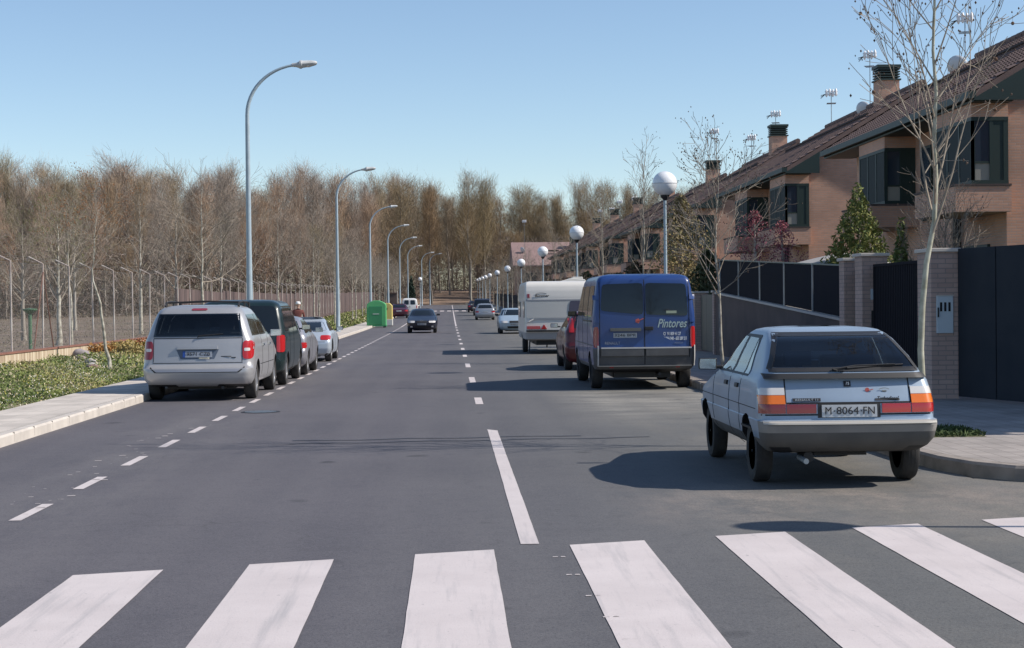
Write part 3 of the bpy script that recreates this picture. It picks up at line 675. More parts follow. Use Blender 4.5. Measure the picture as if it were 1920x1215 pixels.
def hatch11():
    """light blue hatchback in the right foreground"""
    L = 3.96
    T = empty('parked_car', (3.575, 14.66, 0), 'light blue old hatchback with black rear lip, parked closest to the crosswalk', 'car')
    P_ = mat('light blue car paint', (.27, .345, .44), rough=.42, metal=.1, coat=.25, noise=(2.2, .5, (.20, .25, .31))); G = mat('sun bleached bumper grey', (.24, .225, .21), .7, noise=(3, .6, (.16, .15, .145)))
    c = Car([(.30, .30, 3.70, .66), (.32, .16, 3.82, .71), (.37, .06, 3.92, .765), (.44, .0, 3.95, .81), (.56, -.03, L, .83), (.60, -.01, L, .832), (.607, .075, 3.86, .826), (.62, .08, 3.86, .826), (.72, .085, 3.84, .828),
             (.75, .09, 3.80, .825), (.86, .14, 3.35, .815), (.945, .18, 2.98, .795), (.985, .20, 2.88, .765), (1.01, .215, 2.80, .745), (1.15, .38, 2.58, .685), (1.30, .66, 2.34, .61), (1.355, .83, 2.22, .575), (1.385, .96, 2.12, .54), (1.402, 1.10, 2.02, .47), (1.412, 1.3, 1.9, .34), (1.416, 1.5, 1.75, .18)],
            rx=.10, ry=.16, rxf=.25, ryf=.4, bow=.05)
    wh = [(.70, .78, .285), (-.70, .78, .285), (.70, 3.26, .285), (-.70, 3.26, .285)]
    GD = mat('dark lower valance', (.085, .082, .08), .8, noise=(3, .6, (.14, .13, .12)))
    def mf(p):
        if p.z < .505 and (p.y < .35 or p.y > 3.6): return 2
        if p.z < .603 and (p.y < .35 or p.y > 3.6): return 1
        if p.z < .42: return 2
        return 0
    SW = lambda s_: [('%s' % s_, [(2.64, .995), (1.86, .995), (1.79, 1.305), (2.27, 1.315)]), (s_, [(1.70, .995), (1.22, .995), (1.23, 1.30), (1.64, 1.305)])]
    c.body(T, [P_, G, GD, M_BLK], mf, wh, .335, cabin=(.70, 1.365, 1.0), cuts=[('rear', [(-.665, 1.065), (.665, 1.065), (.515, 1.335), (-.515, 1.335)]), ('front', [(-.63, 1.04), (.63, 1.04), (.50, 1.325), (-.50, 1.325)])] + SW('left') + SW('right'))
    seats(T, [(1.75, (-.33, .33), 1.13), (.98, (-.30, .30), 1.02)], .68, .46, .13); cabin_bits(T, 2.35, .92)
    for x, y, r_ in wh: wheel(T, x, y, r_, .17, M_RIMD, 8)
    # tailgate glass with a dark seal
    for p_, q_ in (((-.70, 1.045), (.70, 1.045)), ((-.54, 1.352), (.54, 1.352)), ((-.695, 1.045), (-.535, 1.352)), ((.695, 1.045), (.535, 1.352))): c.line('window_seal', 'rear', p_, q_, T, .036, off=.014, mt=M_BLK)
    rg = c.patch('rear_window', 'rear', [(-.685, 1.05), (.685, 1.05), (.53, 1.345), (-.53, 1.345)], M_CLEAR, T, off=.009, back=-.004, n=20, m=14)
    b = MB(); b.tube([(-.02, c.rear(0, 1.05) - .045, 1.03), (-.12, c.rear(.1, 1.05) - .04, 1.045), (.10, c.rear(.1, 1.08) - .04, 1.075), (.48, c.rear(.4, 1.085) - .04, 1.085)], [.012, .010, .008, .006], 6); b.build('wiper', M_BLK, T)
    b = MB(); b.tube([(.02, c.rear(.1, 1.06) - .035, 1.055), (.56, c.rear(.5, 1.09) - .03, 1.082)], [.010, .007], 6); b.build('wiper_blade', M_BLK, T)
    # black lip spoiler under the glass
    sp = c.patch('rear_spoiler', 'rear', [(-.755, .968), (.755, .968), (.752, 1.012), (-.752, 1.012)], M_BLK, T, off=.055, n=24, m=2, back=.02)
    # tailgate outline and lamps
    for sg in (-1, 1):
        a, b_ = (.80, .555)
        q = lambda u0, u1, z0, z1: [(min(sg * u0, sg * u1), z0), (max(sg * u0, sg * u1), z0), (max(sg * u0, sg * u1), z1), (min(sg * u0, sg * u1), z1)]
        lp = c.patch('tail_light', 'rear', q(.818, .585, .665, .745), M_REDD if sg < 0 else M_RED, T, off=.012, n=8, m=3)
        c.patch('indicator', 'rear', q(.816, .585, .748, .825), M_AMB, lp, off=.013, n=8, m=3)
        c.patch('reversing_light', 'rear', q(.808, .585, .828, .89), M_CLR, lp, off=.012, n=8, m=3)
        c.patch('inner_tail_light', 'rear', q(.575, .305, .665, .745), M_REDD if sg < 0 else M_RED, T, off=.010, n=8, m=3)
        c.line('panel_gap', 'rear', (sg * .580, .755), (sg * .575, .965), T, .012)
        c.line('panel_gap', 'rear', (sg * .575, .755), (0, .755), T, .014)
        c.line('panel_gap', 'rear', (sg * .80, .652), (sg * .29, .652), T, .012)
    c.patch('plate_recess', 'rear', [(-.29, .625), (.29, .625), (.29, .752), (-.29, .752)], M_BLK, T, off=.003, n=8, m=3)
    pp = plate(c, T, 'rear', -.255, .255, .63, .738, None); yp = c.rear(0, .68) - .019
    for tx, xc, wd in (('M', -.198, .055), ('8064', -.02, .205), ('FN', .178, .105)): text('plate_lettering', tx, .094, (xc, yp, .684), M_INK, pp, fit=wd)
    b = MB(); b.box(-.147, -.137, yp - .002, yp + .002, .680, .690); b.build('plate_dot', M_INK, pp); b = MB(); b.box(.102, .112, yp - .002, yp + .002, .680, .690); b.build('plate_dot', M_INK, pp)
    c.patch('bumper_strip', 'rear', [(-.80, .575), (.80, .575), (.80, .603), (-.80, .603)], mat('bumper top strip', (.40, .38, .345), .6), T, off=.022, n=24, m=2)
    for sg in (-1, 1):
        s_ = 'left' if sg < 0 else 'right'
        c.patch('side_rubbing_strip', s_, [(.55, .50), (1.05, .50), (1.05, .52), (.55, .52)], M_BLK, T, off=.006, n=4, m=1)
        for p_, q_ in (((2.76, .98), (.93, .98)), ((2.27, 1.33), (1.14, 1.325)), ((2.70, .98), (2.27, 1.33)), ((.95, .98), (1.13, 1.325))): c.line('window_seal', s_, p_, q_, T, .03, off=.004, mt=M_BLK)
        c.patch('door_pillar', s_, [(1.84, .985), (1.71, .985), (1.65, 1.32), (1.78, 1.32)], M_BLK, T, off=.005, n=3, m=8)
        c.patch('door_pillar', s_, [(1.21, .985), (1.14, .985), (1.16, 1.32), (1.21, 1.32)], M_BLK, T, off=.005, n=3, m=8)
        c.patch('front_side_window', s_, [(2.66, .985), (1.84, .985), (1.77, 1.315), (2.27, 1.325)], M_CLEAR, T, off=.007, back=-.003, n=10, m=8)
        c.patch('rear_side_window', s_, [(1.72, .985), (1.20, .985), (1.21, 1.31), (1.66, 1.315)], M_CLEAR, T, off=.007, back=-.003, n=8, m=8)
        c.patch('quarter_window', s_, [(1.12, .985), (.93, .985), (1.10, 1.24), (1.16, 1.30)], M_GLASSB, T, off=.009, n=5, m=8)
        c.line('door_gap', s_, (1.18, .965), (1.16, .62), T); c.line('door_gap', s_, (1.16, .62), (1.20, .34), T)
        c.line('door_gap', s_, (1.76, .965), (1.76, .28), T); c.line('door_gap', s_, (2.72, .955), (2.74, .30), T)
        c.line('belt_crease', s_, (.3, .70), (3.6, .70), T, .006)
        for yy in (1.25, 1.86): c.patch('door_handle', s_, [(yy, .845), (yy + .14, .845), (yy + .14, .885), (yy, .885)], M_BLK, T, off=.02, n=3, m=2)
        mirror(T, sg * .76, 2.55, 1.02, M_BLK, sg, 1.0)
    c.patch('windscreen', 'front', [(-.66, 1.02), (.66, 1.02), (.52, 1.34), (-.52, 1.34)], M_CLEAR, T, off=.006, back=-.002, n=12, m=8)
    for sg in (-1, 1): c.patch('headlight', 'front', [(sg * .52 - .2, .60), (sg * .52 + .2, .60), (sg * .52 + .2, .70), (sg * .52 - .2, .70)], M_CLR, T, off=.01)
    # badges
    bd = c.patch('badge', 'rear', [(-.515, .77), (-.26, .77), (-.26, .797), (-.515, .797)], M_INK, T, off=.006, n=3, m=1)
    text('badge_lettering', 'RENAULT 11', .026, (-.387, c.rear(.39, .78) - .011, .783), mat('grey lettering', (.45, .5, .55), .5), bd, sx_=1.5)
    bd = c.patch('badge', 'rear', [(.245, .772), (.475, .772), (.475, .789), (.245, .789)], M_INK, T, off=.005, n=3, m=1)
    text('badge_lettering', 'Turbodiesel', .045, (.36, c.rear(.36, .79) - .009, .79), M_INK, bd, shear=.3, bold=.001, sx_=.92)
    bd = c.patch('emblem', 'rear', [(-.032, .895), (.032, .895), (.032, .945), (-.032, .945)], M_INK, T, off=.008, n=2, m=2)
    b = MB()
    for (u, v) in ((-.012, .02), (.006, .02)): b.tube([(u, c.rear(0, .92) - .011, .92 - .018), (u + .006, c.rear(0, .92) - .011, .92 + .018)], .003, 4)
    b.tube([(.0, c.rear(0, .92) - .011, .935), (.018, c.rear(0, .92) - .011, .918), (.004, c.rear(0, .92) - .011, .905)], .003, 4); b.build('emblem_mark', M_SIGNW, bd)
    b = MB(); b.lathe([(.020, 0), (.020, .002), (0, .002)], (.18, c.rear(.2, .86) - .007, .865), 'y', 10); b.tube([(.19, c.rear(.2, .86) - .008, .86), (.235, c.rear(.2, .86) - .008, .87)], .005, 4); b.build('sticker', mat('faded red sticker', (.55, .12, .10), .6), T)
    b = MB(); b.tube([(.29 + .012 * i, c.rear(.35, .85) - .005, .868 + .012 * math.sin(i / 8 * math.pi)) for i in range(9)], .003, 4); b.box(.32, .36, c.rear(.35, .85) - .006, c.rear(.35, .85) - .002, .848, .858); b.build('sticker', mat('brown sticker', (.22, .20, .16), .6), T)
    # interior shapes seen in silhouette and underbody
    b = MB(); b.box(-.25, .25, .45, 3.3, .26, .31); b.tube([(-.35, .22, .27), (-.35, .5, .28), (-.1, 1.2, .28)], .05, 8); b.build('underbody', M_BLK, T)
    b = MB(); b.tube([(-.42, -.0, .25), (-.42, .3, .26)], .025, 10); b.build('exhaust', M_STEEL, T)
    
    b = MB(); b.tube([(.45, 1.75, 1.412), (.52, 1.35, 1.75)], .003, 4)
    T.scale = (.98, 1, 1.02)
    return T
hatch11()

def minivan():
    T = empty('parked_minivan', (-4.54, 29.65, 0), 'silver minivan with roof rails at the near end of the left row', 'minivan')
    P_ = paint('silver minivan paint', (.40, .40, .41), .3, metal=.35, rough=.38)
    c = Car([(.26, .16, 4.6, .84), (.30, .08, 4.68, .92), (.38, .01, 4.78, .965), (.52, -.02, 4.82, .985), (.585, .0, 4.81, .99), (.60, .035, 4.8, .99), (.66, .10, 4.78, .995), (.80, .13, 4.70, .995), (.95, .155, 4.35, .985), (1.05, .175, 4.05, .975), (1.12, .195, 3.85, .955), (1.16, .205, 3.75, .935),
             (1.30, .235, 3.42, .885), (1.45, .315, 3.05, .835), (1.57, .39, 2.75, .785), (1.63, .45, 2.6, .75), (1.675, .56, 2.45, .69), (1.705, .72, 2.25, .60), (1.722, .95, 2.05, .46), (1.73, 1.2, 1.8, .25)],
            rx=.16, ry=.22, rxf=.35, ryf=.7, bow=.09, bowf=.2)
    wh = [(.86, .90, .335), (-.86, .90, .335), (.86, 3.93, .335), (-.86, 3.93, .335)]
    c.body(T, [P_, M_BLK], None, wh, .385, cabin=(.85, 1.66, 1.14), cuts=[('rear', [(-.76, 1.175), (.76, 1.175), (.69, 1.545), (-.69, 1.545)]), ('front', [(-.78, 1.2), (.78, 1.2), (.66, 1.58), (-.66, 1.58)])] + [x for s_ in ('left', 'right') for x in ((s_, [(1.58, 1.185), (.58, 1.185), (.70, 1.52), (1.58, 1.53)]), (s_, [(3.4, 1.175), (2.74, 1.175), (2.60, 1.53), (2.82, 1.51)]), (s_, [(2.58, 1.185), (1.72, 1.185), (1.72, 1.53), (2.43, 1.53)]))])
    seats(T, [(2.7, (-.42, .42), 1.32), (1.75, (-.42, .42), 1.28), (.85, (-.45, 0, .45), 1.22)], .83, .5, .17); cabin_bits(T, 3.35, 1.12, -.42)
    for x, y, r_ in wh: wheel(T, x, y, r_, .22, M_RIM, 5)
    c.patch('rear_window', 'rear', [(-.80, 1.15), (.80, 1.15), (.725, 1.565), (-.725, 1.565)], M_TINT, T, off=.006, back=-.001, n=20, m=10)
    c.patch('high_brake_light', 'rear', [(-.15, 1.625), (.15, 1.625), (.14, 1.665), (-.14, 1.665)], M_REDD, T, off=.012, n=6, m=2, rnd=.4)
    for sg in (-1, 1):
        q = lambda u0, u1, z0, z1, t=0: [(min(sg * u0, sg * u1), z0), (max(sg * u0, sg * u1), z0), (max(sg * u0, sg * (u1)), z1), (min(sg * u0, sg * u1), z1)]
        lp = c.patch('tail_light', 'rear', q(.80, .985, .75, 1.075), M_RED if sg > 0 else M_REDD, T, off=.014, n=8, m=8, rnd=.5)
        c.patch('reversing_light', 'rear', q(.825, .93, .89, .945), M_CLR, lp, off=.018, n=4, m=2, rnd=.4)
        c.line('panel_gap', 'rear', (sg * .79, .70), (sg * .79, 1.12), T, .010)
        s_ = 'left' if sg < 0 else 'right'
        c.patch('rear_side_window', s_, [(1.62, 1.16), (.50, 1.16), (.66, 1.54), (1.62, 1.55)], M_TINT, T, off=.006, back=-.001, n=12, m=8)
        c.patch('middle_side_window', s_, [(2.62, 1.16), (1.68, 1.16), (1.68, 1.55), (2.45, 1.55)], M_TINT, T, off=.006, back=-.001, n=10, m=8)
        c.patch('front_side_window', s_, [(3.55, 1.14), (2.68, 1.14), (2.55, 1.55), (2.85, 1.53)], M_CLEAR, T, off=.006, back=-.001, n=10, m=8)
        c.line('door_gap', s_, (1.62, .42), (1.62, 1.14), T); c.line('door_gap', s_, (2.64, .35), (2.64, 1.13), T); c.line('door_gap', s_, (3.6, .40), (3.6, 1.10), T)
        c.line('belt_crease', s_, (1.3, .62), (3.5, .62), T, .012)
        for yy in (1.72, 2.74): c.patch('door_handle', s_, [(yy, .95), (yy + .2, .95), (yy + .2, .99), (yy, .99)], M_CHR, T, off=.025, n=3, m=2)
        mirror(T, sg * .90, 3.35, 1.16, P_, sg, 1.1)
        b = MB(); xr = sg * .66
        b.tube([(xr, .75, 1.70), (xr, .85, 1.765), (xr * .98, 1.4, 1.785), (xr * .97, 2.2, 1.775), (xr * .97, 2.5, 1.70)], .018, 6)
        for yy in (.85, 1.65, 2.35): b.tube([(xr, yy, 1.66), (xr, yy, 1.77)], .02, 6)
        b.build('roof_rail', M_BLK, T)
        c.patch('headlight', 'front', [(sg * .62 - .22, .68), (sg * .62 + .22, .68), (sg * .62 + .22, .84), (sg * .62 - .22, .84)], M_CLR, T, off=.01)
    b = MB()
    for yy in (.95, 2.25): b = MB(); b.tube([(-.65, yy, 1.765), (0, yy, 1.79), (.65, yy, 1.765)], .016, 6); b.build('roof_crossbar', M_BLK, T)
    c.line('panel_gap', 'rear', (-.79, 1.125), (.79, 1.125), T, .012); c.line('bumper_gap', 'rear', (-.80, .685), (.80, .685), T, .010)
    c.patch('bumper_tread', 'rear', [(-.72, .525), (.72, .525), (.82, .60), (-.82, .60)], paint('silver shade panel', (.36, .36, .38), .3, metal=.5), T, off=.004, n=16, m=3)
    c.line('bumper_gap', 'rear', (-.74, .522), (.74, .522), T, .018); c.line('bumper_gap', 'rear', (.74, .522), (.84, .61), T, .022); c.line('bumper_gap', 'rear', (-.74, .522), (-.84, .61), T, .022)
    c.patch('plate_recess', 'rear', [(-.30, .755), (.30, .755), (.38, .925), (-.38, .925)], M_PLATEG, T, off=.003, n=8, m=4)
    c.patch('handle_trim', 'rear', [(-.36, .93), (.36, .93), (.355, .985), (-.355, .985)], P_, T, off=.035, n=8, m=3)
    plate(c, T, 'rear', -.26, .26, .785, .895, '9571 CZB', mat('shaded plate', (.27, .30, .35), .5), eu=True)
    b = MB(); b.lathe([(.02, 0), (.018, .004), (0, .005)], (.20, c.rear(.2, .77) - .022, .77), 'y', 10); b.box(.03, .18, c.rear(.1, .77) - .02, c.rear(.1, .77) - .01, .762, .778); b.build('badge', M_CHR, T)
    b = MB(); b.box(.42, .60, c.rear(.5, .79) - .008, c.rear(.5, .79), .792, .804); b.box(.60, .68, c.rear(.6, .77) - .006, c.rear(.6, .77) + .01, .772, .784); b.build('badge', M_BLK, T)
    c.patch('windscreen', 'front', [(-.84, 1.18), (.84, 1.18), (.68, 1.6), (-.68, 1.6)], M_CLEAR, T, off=.006, back=-.001, n=12, m=8)
    b = MB(); b.box(-.6, .6, .5, 4.2, .2, .3); b.tube([(.45, .1, .24), (.45, .6, .25)], .03, 8); b.build('underbody', M_BLK, T)
    b = MB(); b.tube([(0, c.rear(0, 1.14) - .03, 1.13), (.02, c.rear(0, 1.17) - .03, 1.17), (.45, c.rear(.4, 1.2) - .02, 1.2)], .010, 6); b.build('wiper', M_BLK, T)
minivan()

def blue_van():
    T = empty('parked_van', (3.72, 31.6, 0), 'blue painters van with white lettering on its rear doors', 'van')
    P_ = mat('blue van paint', (.012, .048, .195), rough=.4, coat=.3, noise=(2.2, .35, (.025, .055, .15))); G = mat('grey van bumper', (.075, .075, .08), .6, noise=(3, .6, (.12, .12, .12)))
    c = Car([(.34, .30, 5.1, .80), (.40, .12, 5.25, .93), (.48, .05, 5.3, .97), (.62, .03, 5.35, .985), (.80, .03, 5.36, .99), (.86, .04, 5.35, .99), (1.05, .05, 5.15, .992), (1.3, .055, 4.75, .99), (1.45, .06, 4.55, .985), (1.5, .062, 4.5, .98), (1.75, .085, 4.2, .955), (2.0, .115, 3.92, .92), (2.10, .135, 3.8, .90), (2.15, .16, 3.7, .875), (2.19, .21, 3.6, .835), (2.215, .29, 3.5, .77), (2.235, .42, 3.3, .65), (2.245, .8, 3.0, .40)],
            rx=.09, ry=.12, rxf=.35, ryf=.6, bow=.03, bowf=.25)
    wh = [(.86, .98, .34), (-.86, .98, .34), (.86, 4.25, .34), (-.86, 4.25, .34)]
    c.body(T, [P_, G, M_BLK], lambda p: 1 if p.z < .44 or (p.y < .25 and p.z < .80) else 0, wh, .39)
    for x, y, r_ in wh: wheel(T, x, y, r_, .23, M_RIMD, 6)
    # two rear door windows whose lower edge sweeps down to the middle
    for sg in (-1, 1):
        o_, i_ = sg * .845, sg * .022
        if sg < 0: cs = [(o_, 1.53), (i_, 1.45), (i_, 2.06), (o_ * .955, 2.04)]
        else: cs = [(i_, 1.45), (o_, 1.42), (o_ * .955, 2.04), (i_, 2.06)]
        c.patch('rear_window', 'rear', cs, M_GLASS, T, off=.008, n=10, m=8, rnd=.16)
        q = lambda u0, u1, z0, z1: [(min(sg * u0, sg * u1), z0), (max(sg * u0, sg * u1), z0), (max(sg * u0, sg * u1), z1), (min(sg * u0, sg * u1), z1)]
        lp = c.patch('tail_light', 'rear', q(.885, .985, .82, 1.22), M_RED if sg > 0 else M_REDD, T, off=.02, n=6, m=8, rnd=.5)
        c.patch('door_hinge', 'rear', q(.87, .985, 1.74, 1.83), P_, T, off=.03, n=3, m=2); c.patch('door_hinge', 'rear', q(.87, .985, 1.30, 1.38), P_, T, off=.03, n=3, m=2)
        c.line('panel_gap', 'rear', (sg * .865, .62), (sg * .862, 2.08), T, .012)
        c.patch('reflector', 'rear', q(.68, .60, .425, .455), M_REDD, T, off=.02, n=3, m=2)
        s_ = 'left' if sg < 0 else 'right'
        for k, (y0, y1) in enumerate(((.35, 1.32), (1.42, 2.52), (2.62, 3.5))):
            tp = 0 if k < 2 else .35
            c.patch('side_window', s_, [(y1 + tp, 1.42), (y0, 1.42), (y0 + .03, 2.02), (y1 - tp * .2, 2.02)] , M_GLASS, T, off=.008, n=8, m=8, rnd=.12)
        for yy in (1.37, 2.57, 3.62): c.line('door_gap', s_, (yy, .5), (yy, 2.08), T, .012)
        c.line('sliding_rail', s_, (.4, 1.33), (2.5, 1.33), T, .03, off=.012, mt=M_BLK)
        c.line('belt_crease', s_, (.3, .86), (4.9, .86), T, .02, mt=G)
        mirror(T, sg * .93, 4.2, 1.45, M_BLK, sg, 1.0, False)
        c.patch('headlight', 'front', [(sg * .7 - .2, .9), (sg * .7 + .2, .9), (sg * .7 + .2, 1.15), (sg * .7 - .2, 1.15)], M_CLR, T, off=.01)
    c.line('panel_gap', 'rear', (0, .46), (0, 2.12), T, .016)
    # bumper mouldings and the pale guard strip round them
    for u0, u1 in ((-.84, -.02), (.02, .84)): c.patch('bumper_step', 'rear', [(u0, .66), (u1, .66), (u1, .80), (u0, .80)], G, T, off=.045, n=8, m=3)
    st_ = mat('scuffed metal strip', (.40, .40, .40), .5)
    c.patch('bumper_strip', 'rear', [(-.90, .455), (.90, .455), (.90, .475), (-.90, .475)], st_, T, off=.05, n=20, m=1)
    c.patch('bumper_strip', 'rear', [(-.84, .80), (.90, .80), (.90, .825), (-.84, .825)], st_, T, off=.048, n=20, m=1)
    for u in (-.90, .965): c.patch('bumper_strip', 'rear', [(u - .012, .46), (u + .012, .46), (u + .012, .86), (u - .012, .86)], st_, T, off=.05, n=1, m=6)
    c.patch('door_handle', 'rear', [(-.66, 1.135), (-.07, 1.135), (-.07, 1.195), (-.66, 1.195)], mat('matt handle grey', (.12, .12, .11), .5), T, off=.05, n=8, m=2)
    b = MB(); b.box(.0, .16, -.03, .05, 1.15, 1.22); b.build('latch', M_BLK, T, bevel=.01)
    plate(c, T, 'rear', -.60, -.15, 1.01, 1.10, '3246 BPR', mat('dirty plate', (.45, .46, .47), .5), eu=False)
    yy = c.rear(.5, 1.2) - .006
    text('lettering', 'Pintores', .235, (.525, yy, 1.272), mat('pale green lettering', (.42, .52, .50), .6), T, shear=.35, bold=.003, fit=.57)
    text('lettering', 'C/  91 809 41 27', .085, (.53, yy, 1.075), M_SIGNW, T, bold=.003, fit=.34)
    text('lettering', 'Movil 619 966 948 - 655 289 211', .085, (.525, yy, .985), M_SIGNW, T, fit=.58, bold=.004)
    text('badge_lettering', 'RENAULT', .072, (-.62, c.rear(.6, .9) - .008, .905), M_SIGNW if False else mat('dull chrome lettering', (.22, .25, .33), .4), T, sx_=.95, bold=.001)
    text('badge_lettering', 'master', .06, (.66, c.rear(.6, .9) - .008, .905), mat('dull chrome lettering', (.22, .25, .33), .4), T)
    b = MB(); b.lathe([(.05, 0), (.05, .003), (0, .003)], (-.13, yy, 1.33), 'y', 5); b.tube([(-.13, yy, 1.33), (-.02, yy, 1.375)], .012, 4); b.build('sticker', mat('faded red sticker', (.55, .12, .10), .6), T)
    b = MB(); b.box(.42, .62, c.rear(.5, 1.5) - .014, c.rear(.5, 1.5) - .009, 1.47, 1.52); b.build('window_sticker', mat('pale green sticker', (.40, .45, .33), .6), T)
    b = MB(); b.box(-.55, .55, .5, 4.8, .22, .36); b.tube([(.3, .15, .30), (.3, .8, .3)], .035, 8); b.build('underbody', M_BLK, T)
    c.patch('windscreen', 'front', [(-.85, 1.5), (.85, 1.5), (.72, 2.05), (-.72, 2.05)], M_GLASS, T, off=.006, n=12, m=8)
    return T
blue_van()

HATCH = [(.20, .2, 3.9, .72), (.28, .08, 4.05, .80), (.40, .01, 4.14, .84), (.55, 0, 4.16, .855), (.62, .02, 4.14, .86), (.66, .05, 4.1, .86), (.75, .06, 3.95, .86), (.88, .075, 3.35, .85), (.95, .09, 3.1, .83), (1.0, .12, 3.0, .80), (1.2, .32, 2.6, .71), (1.32, .48, 2.36, .65), (1.38, .62, 2.22, .60), (1.42, .82, 2.0, .50), (1.44, 1.1, 1.8, .32)]
SALOON = [(.20, .2, 4.3, .74), (.28, .06, 4.42, .82), (.40, .0, 4.5, .86), (.6, 0, 4.52, .87), (.72, .03, 4.42, .87), (.85, .08, 3.9, .86), (.93, .30, 3.5, .84), (.97, .62, 3.3, .81), (1.02, .75, 3.18, .77), (1.2, 1.05, 2.85, .70), (1.32, 1.32, 2.6, .64), (1.37, 1.5, 2.45, .58), (1.40, 1.8, 2.2, .42), (1.41, 1.95, 2.1, .3)]
COUPE = [(.18, .2, 3.85, .74), (.26, .06, 3.96, .84), (.38, .0, 4.02, .88), (.58, .0, 4.03, .885), (.66, .04, 4.0, .88), (.78, .14, 3.7, .87), (.86, .26, 3.2, .85), (.92, .40, 2.95, .80), (1.05, .72, 2.7, .71), (1.18, 1.10, 2.45, .64), (1.27, 1.45, 2.22, .58), (1.32, 1.72, 2.05, .46), (1.335, 1.85, 1.98, .3)]
MPV = [(.26, .15, 4.5, .80), (.34, .04, 4.62, .9), (.5, 0, 4.7, .94), (.7, .02, 4.7, .945), (.95, .04, 4.4, .945), (1.1, .055, 4.0, .94), (1.15, .06, 3.9, .93), (1.45, .13, 3.4, .88), (1.65, .2, 3.05, .84), (1.74, .27, 2.9, .79), (1.80, .42, 2.7, .68), (1.825, .7, 2.4, .45)]
def car(name, label, cat, X, Y, tab, col, facing=1, metal=.3, L=None, r_=.30, glass=None, rim=None, lamp='low', txt=None, wb=None, extra=None, hs=1, group=None):
    """generic parked or moving car; facing=1 shows its tail to the camera, -1 its nose"""
    T = empty(name, (X, Y, gz(Y)), label, cat, group, rz=0 if facing > 0 else math.pi)
    T.rotation_euler.x = math.atan((gz(Y + 4) - gz(Y)) / 4) * facing
    P_ = paint('car paint %s' % label[:20], col, .3, metal=metal, rough=.35); g = glass or M_GLASS
    c = Car([(z * hs if z > .5 else z, a, b, w) for z, a, b, w in tab], rx=.14, ry=.2, rxf=.32, ryf=.55, bow=.07, bowf=.16)
    Lc = max(t[2] for t in tab); wx = max(t[3] for t in tab) - .13
    y0, y1 = wb or (.17 * Lc, .81 * Lc)
    wh = [(wx, y0, r_), (-wx, y0, r_), (wx, y1, r_), (-wx, y1, r_)]
    c.body(T, [P_, M_BLK], None, wh, r_ + .05)
    for x, y, rr in wh: wheel(T, x, y, rr, .2, rim or M_RIM, 5, detail=False)
    # belt height and roof height
    zs = [t[0] * (hs if t[0] > .5 else 1) for t in tab]; zr = zs[-1]
    zb = {id(HATCH): 1.0, id(SALOON): .99, id(COUPE): .90, id(MPV): 1.13}[id(tab)] * hs; zt = zr - {id(MPV): .13, id(COUPE): .14}.get(id(tab), .09)
    yb = c.at(zb); ytt = c.at(zt)
    c.patch('rear_window', 'rear', [(-yb[2] * .90, zb + .03), (yb[2] * .90, zb + .03), (ytt[2] * .90, zt), (-ytt[2] * .90, zt)], g, T, off=.007, n=10, m=8, rnd=.2)
    c.patch('windscreen', 'front', [(-yb[2] * .88, zb + .02), (yb[2] * .88, zb + .02), (ytt[2] * .9, zt), (-ytt[2] * .9, zt)], g, T, off=.007, n=10, m=8, rnd=.2)
    zl = .80 if tab is not MPV else .88
    for sg in (-1, 1):
        s_ = 'left' if sg < 0 else 'right'; w_ = c.at(zl)[2]
        q = lambda u0, u1, z0, z1: [(min(sg * u0, sg * u1), z0), (max(sg * u0, sg * u1), z0), (max(sg * u0, sg * u1), z1), (min(sg * u0, sg * u1), z1)]
        if lamp == 'tall': c.patch('tail_light', 'rear', q(w_ - .17, w_ - .005, .72, 1.08), M_RED, T, off=.014, n=5, m=6, rnd=.3)
        elif lamp == 'high': c.patch('tail_light', 'rear', q(c.at(1.15)[2] - .13, c.at(1.15)[2] - .005, .95, 1.30), M_RED, T, off=.014, n=5, m=6)
        else: c.patch('tail_light', 'rear', q(w_ - .30, w_ - .005, zl - .14, zl), M_RED, T, off=.012, n=6, m=3, rnd=.3)
        c.patch('headlight', 'front', q(w_ - .46, w_ - .08, .60, .74), M_CLR, T, off=.012, n=6, m=3, rnd=.3)
        a0, a1, b0, b1 = yb[0] + .30, yb[1] - .22, ytt[0] + .22, ytt[1] - .10
        md_ = (a0 + a1) / 2 + .1
        c.patch('rear_side_window', s_, [(md_ - .05, zb + .02), (a0, zb + .02), (b0, zt - .01), (md_ - .05, zt)], g, T, off=.006, n=8, m=6)
        c.patch('front_side_window', s_, [(a1, zb + .02), (md_ + .04, zb + .02), (md_ + .04, zt), (b1, zt - .01)], g, T, off=.006, n=8, m=6)
        c.line('door_gap', s_, (md_, .3), (md_, zb), T); c.line('door_gap', s_, (a1, .35), (a1, zb), T); c.line('door_gap', s_, (y0 + .5, .35), (y0 + .42, zb), T)
        mirror(T, sg * (yb[2] + .0), a1 - .08, zb + .06, P_ if metal > .4 else M_BLK, sg, 1.0)
    c.line('bumper_gap', 'rear', (-.7, .60), (.7, .60), T, .012)
    c.patch('grille', 'front', [(-.30, .60), (.30, .60), (.30, .72), (-.30, .72)], M_BLK, T, off=.012, n=6, m=3)
    c.patch('air_intake', 'front', [(-.40, .30), (.40, .30), (.42, .42), (-.42, .42)], M_BLK, T, off=.008, n=6, m=3)
    plate(c, T, 'rear', -.25, .25, .66, .76, txt, M_PLATE) if facing > 0 else plate(c, T, 'front', -.25, .25, .47, .57, txt, M_PLATE)
    b = MB(); b.box(-.5, .5, .5, Lc - .6, .15, .24); b.build('underbody', M_BLK, T)
    if extra: extra(c, T, P_)
    return T, c
